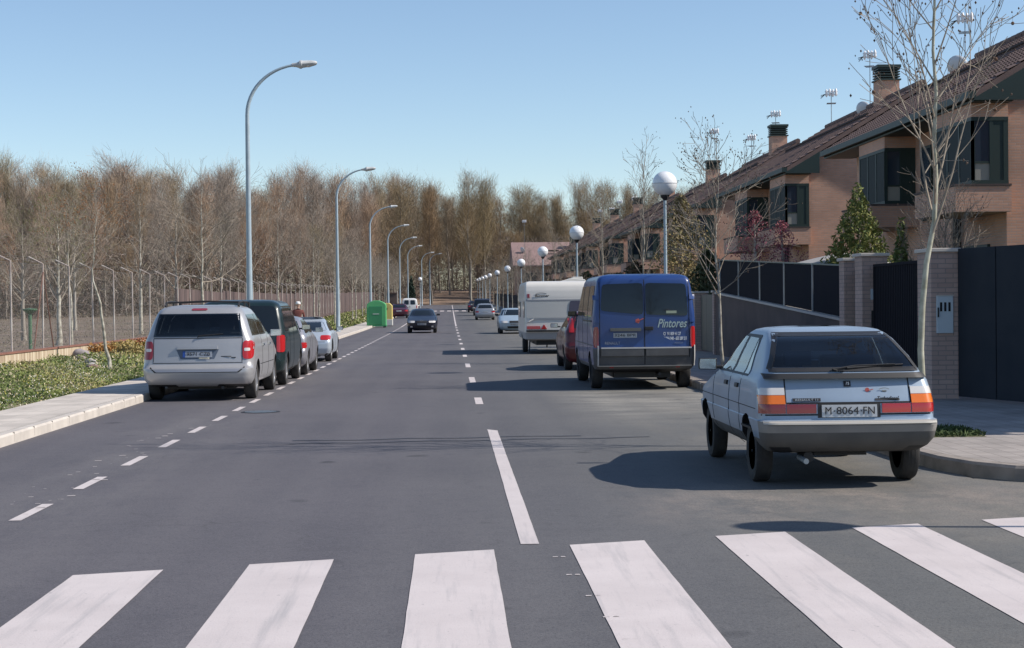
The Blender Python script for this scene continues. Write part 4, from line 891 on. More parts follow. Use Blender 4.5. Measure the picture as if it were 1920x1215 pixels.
# left row, in front of the minivan
def vanx(c, T, P_):
    c.patch('bumper', 'rear', [(-.86, .34), (.86, .34), (.86, .60), (-.86, .60)], mat('dark green bumper', (.012, .03, .032), .4), T, off=.035, n=14, m=4, rnd=.2)
    b = MB(); b.lathe([(.07, 0), (.07, .01), (.058, .012), (.055, .004)], (.1, c.rear(0, .98) - .012, .98), 'y', 20)
    for i in range(3):
        a = math.pi / 2 + i * 2 * math.pi / 3; b.tube([(.1, c.rear(0, .98) - .012, .98), (.1 + .062 * math.cos(a), c.rear(0, .98) - .012, .98 + .062 * math.sin(a))], .006, 4)
    b.build('emblem', M_CHR, T)
car('parked_van', 'dark green van with tall red tail lights right behind the silver minivan', 'van', -4.43, 34.75, MPV, (.006, .020, .022), 1, .05, r_=.33, lamp='tall', extra=vanx, hs=1.0, txt='4108 BTZ')
car('parked_car', 'grey compact car between the dark green van and the silver coupe', 'car', -4.33, 39.9, HATCH, (.34, .34, .37), 1, .5, txt='6290 CFX')
car('parked_car', 'silver coupe with sloping roof, last of the cars parked together on the left', 'car', -4.45, 49.3, COUPE, (.50, .56, .63), 1, .35, r_=.32, txt='0417 BKG', glass=M_GLASS)
# oncoming saloon
def nose(c, T, P_):
    b = MB(); y_ = c.front(0, .72) + .03
    for s_ in (-1, 1): b.tube([(s_ * .05 - .02, y_, .69), (s_ * .05 + .02, y_, .74), (s_ * .05 + .025, y_, .68)], .010, 4)
    b.build('emblem', M_CHR, T)
    for sg in (-1, 1): c.patch('fog_light', 'front', [(sg * .60 - .06, .33), (sg * .60 + .06, .33), (sg * .60 + .06, .42), (sg * .60 - .06, .42)], M_CLR, T, off=.012, n=3, m=3)
car('moving_car', 'dark navy saloon driving towards the camera in the left lane', 'car', -1.66, 99.5, SALOON, (.007, .009, .022), -1, .05, extra=nose, txt='2854 BVD')
car('parked_car', 'maroon saloon beside the green recycling container', 'car', -5.0, 160, SALOON, (.075, .012, .025), 1, .2, txt='M 5518 XL')
# far white panel van
def far_van():
    T = empty('parked_van', (-4.6, 186, gz(186)), 'small white van seen far off behind the maroon saloon', 'van')
    P_ = paint('white van paint', (.68, .68, .66), .2)
    c = Car([(.26, .1, 4.1, .8), (.4, 0, 4.2, .86), (.9, .02, 4.1, .88), (1.05, .04, 3.2, .87), (1.2, .05, 2.9, .86), (1.6, .1, 2.4, .80), (1.74, .18, 2.2, .72), (1.82, .35, 2.0, .5)], rx=.1, ry=.12)
    wh = [(.76, .75, .3), (-.76, .75, .3), (.76, 3.4, .3), (-.76, 3.4, .3)]
    c.body(T, [P_, M_BLK], None, wh, .34)
    for x, y, r_ in wh: wheel(T, x, y, r_, .18, M_RIMD, 6, detail=False)
    for sg in (-1, 1):
        c.patch('rear_window', 'rear', [(sg * .36 - .27, 1.1), (sg * .36 + .27, 1.1), (sg * .34 + .25, 1.6), (sg * .34 - .25, 1.6)], M_GLASS, T, off=.008, rnd=.3)
        c.patch('tail_light', 'rear', [(sg * .8 - .05, .7), (sg * .8 + .05, .7), (sg * .8 + .05, 1.0), (sg * .8 - .05, 1.0)], M_RED, T, off=.01)
    c.line('panel_gap', 'rear', (0, .45), (0, 1.7), T)
far_van()
# right row
car('parked_car', 'red hatchback with high tail lights tucked between the blue van and the caravan', 'car', 3.68, 40.9, HATCH, (.10, .010, .014), 1, .2, lamp='high', txt='7731 BRS', hs=1.03)
car('parked_car', 'pale blue car facing the camera beyond the caravan', 'car', 3.50, 94.5, SALOON, (.42, .52, .60), -1, .3, txt='M 2071 TS')
car('parked_car', 'silver hatchback showing its tail, farthest but two on the right', 'car', 3.02, 145, HATCH, (.38, .40, .43), 1, .5, txt='1963 CGL')
car('parked_car', 'dark blue people carrier ahead of the far silver hatchback', 'car', 3.3, 171, MPV, (.012, .018, .045), 1, .2, hs=.95, txt='5502 BSN')
car('parked_car', 'dark maroon saloon, farthest car of the right row', 'car', 2.9, 196, SALOON, (.035, .012, .018), 1, .2, txt='M 9912 VV')

def caravan():
    T = empty('parked_caravan', (3.52, 54.3, 0), 'white touring caravan with red tail lamps parked beyond the blue van', 'caravan')
    Wh = mat('caravan white', (.66, .64, .60), .4, coat=.3, noise=(2, .3, (.55, .54, .51))); W2 = mat('caravan lower grey', (.33, .33, .34), .5)
    c = Car([(.46, .10, 5.3, 1.0), (.50, .03, 5.4, 1.06), (.72, .0, 5.5, 1.08), (.78, -.01, 5.5, 1.08), (1.3, .02, 5.48, 1.08), (1.9, .05, 5.4, 1.075), (2.1, .08, 5.3, 1.07), (2.25, .13, 5.1, 1.06), (2.34, .20, 4.9, 1.04), (2.39, .32, 4.7, 1.0), (2.41, .6, 4.4, .9)], rx=.05, ry=.05, rxf=.06, ryf=.08, bow=.03, bowf=.05)
    c.body(T, [Wh, W2, M_BLK], lambda p: 1 if p.z < .74 else 0, [(.96, 2.7, .31), (-.96, 2.7, .31)], .36)
    for s in (-1, 1): wheel(T, s * .96, 2.7, .31, .18, M_RIMD, 6)
    gr = mat('caravan trim grey', (.26, .27, .30), .5)
    c.patch('trim_strip', 'rear', [(-1.05, 1.755), (1.05, 1.755), (1.05, 1.80), (-1.05, 1.80)], gr, T, off=.02, n=12, m=1)
    c.patch('trim_strip', 'rear', [(-.92, 1.135), (1.05, 1.135), (1.05, 1.175), (-.92, 1.175)], gr, T, off=.02, n=12, m=1)
    c.patch('window_cover', 'rear', [(-1.03, 1.20), (.42, 1.20), (.42, 1.73), (-1.03, 1.73)], mat('caravan cover panel', (.50, .50, .48), .5), T, off=.015, n=8, m=4)
    c.patch('rear_window', 'rear', [(.36, 1.32), (1.0, 1.32), (1.0, 1.75), (.40, 1.75)], mat('purple tinted window', (.06, .05, .085), .15), T, off=.03, n=8, m=4, rnd=.25)
    c.patch('tail_light', 'rear', [(-1.02, .83), (-.58, .83), (-.58, .93), (-1.02, .93)], M_RED, T, off=.03, n=5, m=3)
    c.patch('tail_light', 'rear', [(.58, .83), (1.02, .83), (1.02, .93), (.58, .93)], M_RED, T, off=.03, n=5, m=3)
    for x in (-.46, .46):
        b = MB(); b.prism([(x - .10, .83), (x + .10, .83), (x, .98)], c.rear(x, .9) - .04, c.rear(x, .9) + .01, 'y'); b.build('reflector', M_RED, T)
    c.patch('side_marker_light', 'rear', [(-1.0, 1.86), (-.92, 1.86), (-.92, 1.99), (-1.0, 1.99)], M_REDD, T, off=.03, n=3, m=3)
    b = MB(); b.box(-1.04, 1.04, -.06, .02, .74, .80); b.build('bumper_bar', M_BLK, T, bevel=.01)
    text('lettering', 'Bürstner', .13, (-.52, c.rear(.5, 1.93) - .01, 1.925), M_INK, T, shear=.25, bold=.002)
    b = MB(); b.tube([(-.72 + .045 * i, c.rear(.5, 2.0) - .008, 1.99 + .035 * math.sin(i / 8 * math.pi)) for i in range(9)], .006, 4); b.build('logo_arc', M_INK, T)
    b = MB(); b.tube([(-1.03, -.03, 1.05), (-.95, -.06, 1.08), (-.80, -.03, 1.16)], .018, 6); b.build('grab_handle', Wh, T)
    b = MB(); b.prism([(.05, 2.39), (1.05, 2.39), (1.0, 2.47), (.55, 2.52), (.4, 2.47)], 1.2, 2.2, 'y'); b.prism([(.6, 2.46), (.95, 2.46), (.95, 2.56), (.6, 2.56)], 1.4, 1.9, 'y'); b.build('roof_vent', Wh, T, bevel=.02)
    for s_ in ('left', 'right'):
        c.patch('side_window', s_, [(.35, 1.2), (1.0, 1.2), (1.0, 1.75), (.35, 1.75)], M_GLASS, T, off=.02, rnd=.2)
        c.patch('side_window', s_, [(3.4, 1.2), (4.8, 1.2), (4.8, 1.75), (3.4, 1.75)], M_GLASS, T, off=.02, rnd=.2)
    c.patch('door', 'right', [(2.0, .55), (2.6, .55), (2.6, 2.2), (2.0, 2.2)], Wh, T, off=.01)
    b = MB(); b.tube([(-.9, .35, .6), (-.95, .15, .05)], .025, 6); b.tube([(.9, .35, .6), (.95, .15, .05)], .025, 6); b.box(-.12, .12, 5.3, 6.4, .42, .50); b.tube([(0, 6.3, .5), (0, 6.3, .05)], .03, 6)
    b.build('drawbar', M_BLK, T)
    b = MB(); b.box(-.7, .7, .3, 5.0, .3, .46); b.build('underframe', M_BLK, T)
caravan()
# ---------------------------------------------------------------- street lamps
ORD = ['first', 'second', 'third', 'fourth', 'fifth', 'sixth', 'seventh', 'eighth', 'ninth', 'tenth', 'eleventh', 'twelfth', 'thirteenth', 'fourteenth', 'fifteenth', 'sixteenth']
def curved_lamp():
    T = empty('street_lamp', (0, 0, 0), '', 'street lamp', 'tall curved street lamps along the left pavement')
    b = MB(); b.lathe([(.16, 0), (.16, .02), (.12, .04), (.115, .05), (.11, 1.2), (.085, 3.5), (.07, 7.4)], k=14)
    b.box(-.13, .13, -.13, .13, 0, .025); b.build('pole', M_POLE, T, smooth=40)
    pts = [(0, 0, 7.35), (.0, 0, 7.68)]
    for i in range(1, 13):
        t = i / 12 * R(82); pts.append((1.75 * (1 - math.cos(t)), 0, 7.68 + 1.60 * math.sin(t)))
    b = MB(); b.tube(pts, [.068 - .028 * i / (len(pts) - 1) for i in range(len(pts))], 10); arm = b.build('arm', M_POLE, T, smooth=40)
    b = MB(); x0, z0 = 1.46, 9.265   # cobra head: narrow neck, wider body, blunt nose
    secs = [(-.02, .045, .05, 0), (.12, .055, .06, .0), (.20, .10, .085, .005), (.24, .145, .115, .01), (.30, .15, .115, .015), (.32, .135, .10, .02), (.60, .14, .085, .045), (.74, .11, .06, .06), (.79, .05, .03, .065)]
    vs = []; k = 12
    for (dx, w_, h_, dz) in secs:
        for j in range(k):
            a = 2 * math.pi * j / k; s_ = math.sin(a); vs.append((x0 + dx, w_ * math.cos(a), z0 + dz + (h_ * 1.25 * s_ if s_ > 0 else h_ * 1.15 * s_)))
    fs = [(i * k + j, i * k + (j + 1) % k, (i + 1) * k + (j + 1) % k, (i + 1) * k + j) for i in range(len(secs) - 1) for j in range(k)] + [tuple(range(k)), tuple(range((len(secs) - 1) * k, len(secs) * k))]
    b.add(vs, fs); hd = b.build('lamp_head', M_LAMPG, T, smooth=35)
    b = MB(); b.sphere((x0 + .50, 0, z0 - .03), .10, 12, 8, .45); b.build('lens', M_CLR, hd, smooth=60)
    b = MB(); b.box(-.118, -.10, -.05, .05, .45, .80); b.build('access_door', M_STEEL, T)
    return T
wh_lab = ['rising behind the dark green van', 'standing just past the silver coupe', 'behind the green recycling container', 'next beyond the green recycling container', 'fifth of the row from the camera', 'sixth of the row from the camera']
proto = curved_lamp()
for i, Y in enumerate([53.4, 95, 134, 172, 212, 252]):
    o = proto if i == 0 else copy_tree(proto); o.location = (-6.45, Y, gz(Y) + .142); o['label'] = 'curved grey street lamp on the left pavement, ' + wh_lab[i]
for X, Y, lb in ((-5.0, 290, 'curved street lamp at the far junction, left of the pair'), (-3.7, 300, 'curved street lamp at the far junction, right of the pair')):
    o = copy_tree(proto); o.location = (X, Y, gz(Y)); o['label'] = lb

def globe_lamp():
    T = empty('globe_lamp', (0, 0, 0), '', 'globe lamp', 'globe lamps along the pavements')
    b = MB(); b.lathe([(.11, 0), (.11, .02), (.07, .05), (.06, .08), (.055, .9), (.045, .95), (.036, 4.0)], k=12); b.build('pole', M_POLE, T, smooth=40)
    b = MB(); b.lathe([(.036, 3.99), (.06, 4.03), (.10, 4.07), (.115, 4.12), (.115, 4.15), (0, 4.15)], k=16); b.build('collar', M_BLK, T, smooth=40)
    b = MB(); b.sphere((0, 0, 4.40), .30, 32, 20); b.build('globe', M_GLOBE, T, smooth=60)
    b = MB(); b.lathe([(.298, 4.385), (.305, 4.39), (.305, 4.41), (.298, 4.415)], k=28); b.build('seam_band', mat('pale grey plastic', (.55, .56, .58), .4), T, smooth=40)
    return T
gp = globe_lamp()
gys = [39.8, 67.7, 92.6, 121, 150, 183, 218, 244, 268, 293, 318]
gp.location = (5.2, 39.8, .142)
for i, Y in enumerate(gys):
    o = gp if i == 0 else copy_tree(gp); o.location = (5.2, Y, gz(Y) + .142)
    o['label'] = ['large white globe lamp rising above the blue van, nearest of the right row', 'white globe lamp over the caravan roof, second of the right row', 'third white globe lamp of the right row, left of the caravan roof vent'][i] if i < 3 else '%s white globe lamp of the receding right row' % ORD[i]
o = copy_tree(gp); o.location = (7.92, 11.56, .14); o['label'] = 'white globe lamp on the near corner whose shadow crosses the stripes'
o = copy_tree(gp); o.location = (-4.6, 252, gz(252)); o['label'] = 'lone white globe lamp on the left before a dark evergreen'

# ---------------------------------------------------------------- recycling containers
def bins():
    T = empty('recycling_container', (-5.22, 117, gz(117)), 'tall bright green recycling container at the edge of the left pavement', 'recycling container')
    Gm = mat('bright green plastic', (.10, .42, .16), .45, noise=(3, .4, (.08, .34, .13))); Gd = mat('green panel', (.04, .24, .10), .5)
    b = MB(); w = .68
    prof = [(-w, .1), (w, .1), (w, 1.55), (w * .95, 1.66), (w * .72, 1.78), (w * .3, 1.90), (-w * .3, 1.90), (-w * .72, 1.78), (-w * .95, 1.66), (-w, 1.55)]
    b.prism(prof, -.6, .6, 'y'); b.build('shell', Gm, T, bevel=.04)
    b = MB(); b.prism([(-.5, .22), (.42, .22), (.42, 1.5), (-.5, 1.5)], -.625, -.598, 'y'); p = b.build('front_panel', Gd, T, bevel=.02)
    b = MB(); b.box(-.25, .2, -.64, -.62, .92, 1.0); b.build('label_strip', mat('pale strip', (.35, .45, .38), .6), p)
    b = MB()
    for x in (-.55, .55):
        for y in (-.45, .45): b.box(x - .08, x + .08, y - .08, y + .08, 0, .12)
    b.build('feet', M_BLK, T); b = MB(); b.box(-.70, .70, -.62, .62, .08, .16); b.build('base_frame', Gd, T)
    T = empty('recycling_container', (-4.95, 122.5, gz(122)), 'yellow recycling container half hidden behind the green one', 'recycling container')
    b = MB(); b.prism([(-.65, .1), (.65, .1), (.65, 1.5), (.45, 1.7), (-.45, 1.7), (-.65, 1.5)], -.6, .6, 'y'); b.build('shell', mat('yellow plastic', (.62, .50, .16), .5), T, bevel=.04)
    b = MB(); b.box(-.66, .66, -.62, .62, .05, .5); b.build('base', mat('white plastic', (.6, .6, .56), .5), T, bevel=.02)
    b = MB(); b.box(-.3, .3, -.63, -.6, 1.2, 1.35); b.build('opening', M_BLK, T)
bins()

# ---------------------------------------------------------------- person on the left pavement
def person():
    T = empty('person', (-6.2, 67.5, gz(67.5) + .06), 'person in a white cap and reddish brown jacket walking beyond the parked cars', 'person')
    SK = mat('skin', (.42, .26, .19), .6); JK = mat('reddish brown jacket', (.16, .055, .045), .9); TR = mat('dark trousers', (.03, .035, .05), .9)
    V = [((0, 0, .95), .13), ((0, 0, 1.12), .135), ((0, 0, 1.32), .155), ((0, .01, 1.44), .10), ((0, .02, 1.50), .055), ((0, .03, 1.57), .06), ((0, .035, 1.65), .095), ((0, .03, 1.72), .075),
         ((-.09, 0, .90), .10), ((-.10, .10, .50), .062), ((-.10, .02, .10), .042), ((-.10, .14, .04), .035),
         ((.09, 0, .90), .10), ((.10, -.06, .50), .062), ((.10, -.20, .12), .042), ((.10, -.10, .04), .035),
         ((-.19, 0, 1.40), .062), ((-.23, -.04, 1.13), .045), ((-.20, .10, .92), .035), ((-.19, .14, .86), .03),
         ((.19, 0, 1.40), .062), ((.25, .06, 1.13), .045), ((.22, .20, .98), .035), ((.21, .24, .92), .03)]
    E_ = [(0, 1), (1, 2), (2, 3), (3, 4), (4, 5), (5, 6), (6, 7), (0, 8), (8, 9), (9, 10), (10, 11), (0, 12), (12, 13), (13, 14), (14, 15), (2, 16), (16, 17), (17, 18), (18, 19), (2, 20), (20, 21), (21, 22), (22, 23)]
    # five short fingers per hand
    for h0, sg in ((19, -1), (23, 1)):
        hx, hy, hz = V[h0][0]
        for i in range(4): V.append(((hx + .0, hy - .025 + .018 * i, hz - .075 - (.008 if i in (1, 2) else 0)), .010)); E_.append((h0, len(V) - 1))
        V.append(((hx - sg * .02, hy + .045, hz - .035), .011)); E_.append((h0, len(V) - 1))
    me = bpy.data.meshes.new('body'); me.from_pydata([v for v, _ in V], E_, []); o = bpy.data.objects.new('body', me); COL.objects.link(o)
    md = o.modifiers.new('s', 'SKIN'); sv = me.skin_vertices[0].data
    for i, (_, r_) in enumerate(V): sv[i].radius = (r_, r_)
    sv[0].use_root = True; o.modifiers.new('u', 'SUBSURF').levels = 2
    dg = bpy.context.evaluated_depsgraph_get(); m2 = bpy.data.meshes.new_from_object(o.evaluated_get(dg)); o.modifiers.clear(); o.data = m2
    m2.materials.clear()
    for x in (SK, JK, TR): m2.materials.append(x)
    for p in m2.polygons:
        z = p.center.z; hand = abs(p.center.x) > .17 and z < .96 and p.center.y > .08
        p.material_index = 0 if (z > 1.50 or hand) else (1 if z > .88 and not hand else 2)
    m2.shade_smooth(); o.parent = T
    b = MB(); b.lathe([(.103, 1.68), (.108, 1.71), (.09, 1.765), (.05, 1.79), (0, 1.795)], (0, .03, 0), k=16); b.box(-.06, .06, .10, .19, 1.69, 1.70); b.build('cap', mat('white cap', (.75, .74, .72), .8), T, smooth=50)
    b = MB(); b.sphere((0, .135, 1.635), .017, 8, 6)
    for s_ in (-1, 1): b.sphere((s_ * .098, .03, 1.64), .022, 8, 6, 1.4)
    b.build('ears_and_nose', SK, T, smooth=50)
person()

# ---------------------------------------------------------------- left fence, wall, planting
def left_fence():
    T = empty('wire_fence', (-12.9, 47.8, 0), 'chain link fence with arm topped posts along the field on the left', 'fence')
    def post(y, brace=False):
        h = 3.1
        b = MB(); b.tube([(0, 0, .38), (0, 0, h)], .030, 6); b.tube([(0, 0, h - .01), (-.44, 0, h + .21)], .024, 6)
        return b
    pm = post(0).build('post', mat('weathered post', (.60, .56, .52), .8, noise=(1.2, .8, (.26, .17, .14))), T); first = True
    y = 1.3 - 3.72 * 7; ys = []
    while y < 150: ys.append(y); y += 3.72
    for i, y in enumerate(ys):
        o = pm if i == 0 else pm.copy()
        if i: COL.objects.link(o); o.parent = T
        o.location = (0, y, gz(47.8 + y)); o.rotation_euler = (R(rng.uniform(-.8, .8)), R(rng.uniform(-.6, .6)), 0)
    for k in (-1, 1):
        b = MB(); b.tube([(.03, 0, 2.85), (.03, k * 1.25, .42)], .025, 6); o = b.build('brace', mat('rusty brace', (.16, .08, .06), .9), T); o.location = (0, 5.02, 0)
    b = MB()
    for (dx, dz) in ((-.14, 3.17), (-.28, 3.24), (-.42, 3.31)): b.tube([(dx, -26, dz), (dx, 30, dz), (dx, 70, dz + .02), (dx, 150, dz + gz(198))], .0022, 3)
    for dz in (.45, 1.8, 3.05): b.tube([(0, -26, dz), (0, 30, dz)], .0022, 3)
    b.build('strand_wires', M_STEEL, T)
    b = MB(); b.add([(.04, -26, .4), (.04, 31, .4), (.04, 31, 3.05), (.04, -26, 3.05)], [(0, 1, 2, 3)]); b.build('wire_mesh', M_WIRE, T, fix=False)
    W_ = empty('low_wall', (-12.9, 20, 0), 'low cream wall with rusty streaks under the left fence', 'wall')
    b = MB(); b.box(-.1, .1, -20, 62, -.1, .37); b.build('wall_body', streaks('streaky cream wall', [(.30, .22, .15), (.58, .50, .38), (.46, .37, .26)], (1, 4.5, .35)), W_)
    b = MB(); b.box(-.13, .13, -20, 62, .37, .425); b.build('coping', mat('red brick coping', (.24, .11, .08), .9, noise=(4, .6, (.16, .08, .06))), W_)
    S_ = empty('screen_fence', (-13.0, 78.9, 0), 'dark reddish brown reed screening along the far left fence', 'fence')
    b = MB(); ys2 = [0, 16, 30, 45, 60, 80, 100, 130, 160, 200]
    for a, c in zip(ys2, ys2[1:]):
        za, zc = gz(78.9 + a), gz(78.9 + c)
        b.add([(-.04, a, za), (.04, a, za), (.04, c, zc), (-.04, c, zc), (-.04, a, za + 2.55), (.04, a, za + 2.55), (.04, c, zc + 2.45), (-.04, c, zc + 2.45)], [(0, 3, 2, 1), (4, 5, 6, 7), (0, 1, 5, 4), (1, 2, 6, 5), (2, 3, 7, 6), (3, 0, 4, 7)])
    b.build('screening', streaks('reed screening', [(.06, .042, .042), (.15, .105, .098), (.095, .066, .064)], (1, 3.2, .25)), S_)
left_fence()
def green_post():
    T = empty('green_post', (-14.6, 58, 0), 'green metal post with a flat round cap behind the left fence', 'post')
    Gm = mat('faded green paint', (.07, .16, .085), .6); b = MB(); b.tube([(0, 0, 0), (0, 0, 1.62)], .06, 10); b.build('stem', Gm, T)
    b = MB(); b.lathe([(.07, 1.50), (.22, 1.60), (.25, 1.64), (.25, 1.67), (0, 1.69)], k=16); b.build('cap', Gm, T)
green_post()

def leaf_quads(n, gen, seed, size=(.02, .06), asp=2.2, flat=.5):
    """n leaf-sized quads; gen(rs,n)-> centres (n,3)"""
    rs = np.random.RandomState(seed); C = gen(rs, n); n = len(C)
    d = rs.normal(size=(n, 3)); d[:, 2] = np.abs(d[:, 2]) * 1.2; d /= np.linalg.norm(d, axis=1)[:, None]
    e = np.cross(d, rs.normal(size=(n, 3))); e /= np.linalg.norm(e, axis=1)[:, None]
    s = rs.uniform(size[0], size[1], n)[:, None]
    a, b = d * s * asp / 2, e * s / 2
    return np.stack([C - a, C + b * .9, C + a, C - b * .9], 1)
def verge_plants():
    greens = [mat('verge leaf green', (.20, .235, .065), .8), mat('verge leaf dark', (.115, .155, .04), .8), mat('verge leaf olive', (.31, .275, .11), .8), mat('dry stalk', (.52, .44, .30), .9)]
    def gen(y0, y1, hm, c_):
        def g(rs, n):
            y = y0 + (y1 - y0) * rs.uniform(0, 1, n) ** 1.0; x = rs.uniform(-12.75, -6.75, n); cl = np.sin(x * 2.3 + 1.7 * np.sin(y * .8)) * np.sin(y * 1.1 + x) + rs.normal(0, .45, n) > -.25; x, y = x[cl], y[cl]; n = len(x)
            h = hm * (.25 + 1.2 * np.abs(np.sin(x * 1.3 + y * .7) * np.cos(y * .43 - x * .9)) ** 1.5) * np.clip((-6.7 - x) / .8, .35, 1) * np.where(x < -11.2, .55, 1)
            # leaves gather in clumps
            x = x + .12 * np.sin(y * 9 + x * 3); z = rs.uniform(0, 1, n) ** 1.3 * h
            return np.stack([x, y, z + .05 + np.array([gz(v) for v in y])], 1)
        return g
    A = leaf_quads(140000, gen(15, 44, .15, 1), 1, (.014, .038)); B = leaf_quads(40000, gen(44, 80, .22, 1), 2, (.022, .06)); C = leaf_quads(34000, gen(80, 290, .24, 1), 3, (.05, .13))
    V = np.concatenate([A, B, C]); rs = np.random.RandomState(4)
    cx = V[:, 0, :]; f = np.sin(cx[:, 0] * 1.7 + cx[:, 1] * .6) + rs.normal(0, .5, len(V)); idx = np.where(f > .9, 2, np.where(f < -.3, 1, 0)); idx[rs.uniform(0, 1, len(V)) < .12] = 3
    tag(quads('verge_plants', V, greens, idx=idx), 'low green weeds covering the left verge', 'weeds', kind='stuff')
    def fg(rs, n):
        y = rs.uniform(21, 70, n); x = rs.uniform(-12.4, -6.9, n); k = np.sin(x * 2.1 + y * .35) + .5 * np.sin(y * .9) > -.1; x, y = x[k], y[k]; return np.stack([x, y, .10 + .14 * rs.uniform(0, 1, len(x))], 1)
    F_ = leaf_quads(8500, fg, 8, (.014, .032), 1.1)
    tag(quads('verge_flowers', F_, [mat('white petals', (.62, .60, .52), .8), mat('yellow petals', (.55, .46, .10), .8)], idx=(np.random.RandomState(3).uniform(0, 1, len(F_)) < .25).astype(int)), 'small white and yellow flowers among the verge weeds', 'flowers', kind='stuff')
    # golden and rusty bushy clumps near the wall
    def bush(name, x, y, rx, h, col, lab, n=1800, seed=0, s=(.03, .07)):
        def g(rs, n):
            a = rs.normal(size=(n, 3)); a /= np.linalg.norm(a, axis=1)[:, None]; r_ = rs.uniform(.3, 1, n) ** .6; p = a * r_[:, None]
            k = .75 + .35 * np.sin(a[:, 0] * 5 + seed) * np.cos(a[:, 1] * 4 + a[:, 2] * 5)
            return np.stack([x + p[:, 0] * rx * k, y + p[:, 1] * rx * k, np.abs(p[:, 2]) * h * k + .03], 1)
        o = quads(name, leaf_quads(n, g, seed + 20, s), mat('leaf ' + str(col), col, .85)); return tag(o, lab, 'shrub')
    bush('dry_bush', -12.0, 57.5, .8, .50, (.34, .17, .05), 'rusty orange clump right of the second pale tree', seed=1)
    bush('dry_bush', -11.2, 58.5, .8, .55, (.34, .25, .07), 'golden yellow clump behind the leaning young tree', seed=2)
    bush('dry_bush', -12.4, 62, .7, .45, (.36, .23, .08), 'tawny clump against the low cream wall', seed=3)
    bush('dry_bush', -12.2, 66, .8, .5, (.32, .13, .06), 'reddish clump farther along the low cream wall', seed=4)
    bush('dry_bush', -10.9, 56, .8, .55, (.32, .25, .10), 'straw coloured clump hidden partly by the silver minivan', seed=6)
    bush('leafy_bush', -11.9, 71, .9, .9, (.07, .12, .035), 'rounded green bush beyond the orange clumps', seed=5)
    bush('broom_bush', -8.6, 72, .6, 1.0, (.36, .33, .05), 'yellow flowering broom beside the silver coupe', n=1500, seed=7)
    bush('leafy_bush', -7.6, 24.6, .35, .35, (.075, .14, .04), 'lush green clump with pale flowers at the near left edge', n=1500, seed=9, s=(.02, .05))
verge_plants()
def rock(x, y, s, lab, col):
    r = random.Random(int(x * 97 + y * 13)); bm = bmesh.new(); bmesh.ops.create_icosphere(bm, subdivisions=2, radius=s)
    for v in bm.verts: k = 1 + r.uniform(-.16, .16); v.co = Vector((v.co.x * k * 1.3, v.co.y * k, v.co.z * k * .7))
    me = bpy.data.meshes.new('rock'); bm.to_mesh(me); bm.free(); me.materials.append(mat('rock ' + str(col), col, .95, noise=(4, .8, tuple(c * .6 for c in col)))); o = bpy.data.objects.new('rock', me); COL.objects.link(o); o.location = (x, y, .05 + s * .35); me.shade_smooth()
    tag(o, lab, 'rock')
rock(-12.35, 55.6, .25, 'largest grey boulder at the foot of the low cream wall', (.34, .30, .30)); rock(-10.7, 49.5, .13, 'pale grey stone left of the leaning young tree', (.42, .41, .42))
rock(-9.9, 46.0, .12, 'small whitish stone at the foot of the leaning young tree', (.46, .43, .40)); rock(-9.5, 44.2, .14, 'dark reddish stone near the leaning young tree', (.25, .16, .14))
rock(-11.6, 52.3, .14, 'flat brownish stone behind the pale grey stone', (.30, .24, .21))

# ---------------------------------------------------------------- trees
class TreeGen:
    def __init__(s, seed): s.r = random.Random(seed); s.tr = MB(); s.cr = MB(); s.tips = []
    def limb(s, p, d, L, r0, depth, up=.25, jit=.16, seg=None, kids=(5, 4, 3), ang=(25, 55), start=.25, k=5, minr=.004, shrink=(.45, .7), mbt=None):
        r = s.r; n = seg or max(3, int(L / .35)); n = min(n, 9); pts = [Vector(p)]; d = Vector(d).normalized(); dirs = [d.copy()]
        for i in range(n):
            d = (d + Vector((r.gauss(0, jit), r.gauss(0, jit), r.gauss(0, jit * .6) + up * .25))).normalized(); pts.append(pts[-1] + d * L / n); dirs.append(d.copy())
        rad = [max(minr, r0 * (1 - .85 * i / n)) for i in range(n + 1)]
        (mbt or s.cr).tube(pts, rad, k if depth else 6, cap=False); s.tips.append((pts[-1], d))
        if depth < len(kids):
            m = kids[depth]; az = r.uniform(0, 6.28)
            for j in range(m):
                t = start + (1 - start) * (j + r.uniform(0, .9)) / m; i = min(int(t * n), n - 1); f = t * n - i; q = pts[i].lerp(pts[i + 1], f); dd = dirs[i]
                az += 2.4 + r.uniform(-.5, .5); a = R(r.uniform(*ang)); o = dd.orthogonal().normalized(); o = Matrix.Rotation(az, 3, dd) @ o
                nd = dd * math.cos(a) + o * math.sin(a); s.limb(q, nd, L * r.uniform(*shrink) * (1.1 - .45 * t), max(minr, rad[i] * .62), depth + 1, up, jit, None, kids, ang, .15, max(3, k - 1), minr, shrink)
        return pts, rad
    def buds(s, mb, n, size):
        for _ in range(n):
            p, d = s.r.choice(s.tips); p = p + Vector((s.r.gauss(0, .05), s.r.gauss(0, .05), s.r.gauss(0, .05))); q = size * s.r.uniform(.6, 1.3)
            mb.add([p + Vector(v) * q for v in ((1, 0, 0), (-1, 0, 0), (0, 1, 0), (0, -1, 0), (0, 0, 1.4), (0, 0, -1.4))], [(0, 2, 4), (2, 1, 4), (1, 3, 4), (3, 0, 4), (2, 0, 5), (1, 2, 5), (3, 1, 5), (0, 3, 5)])
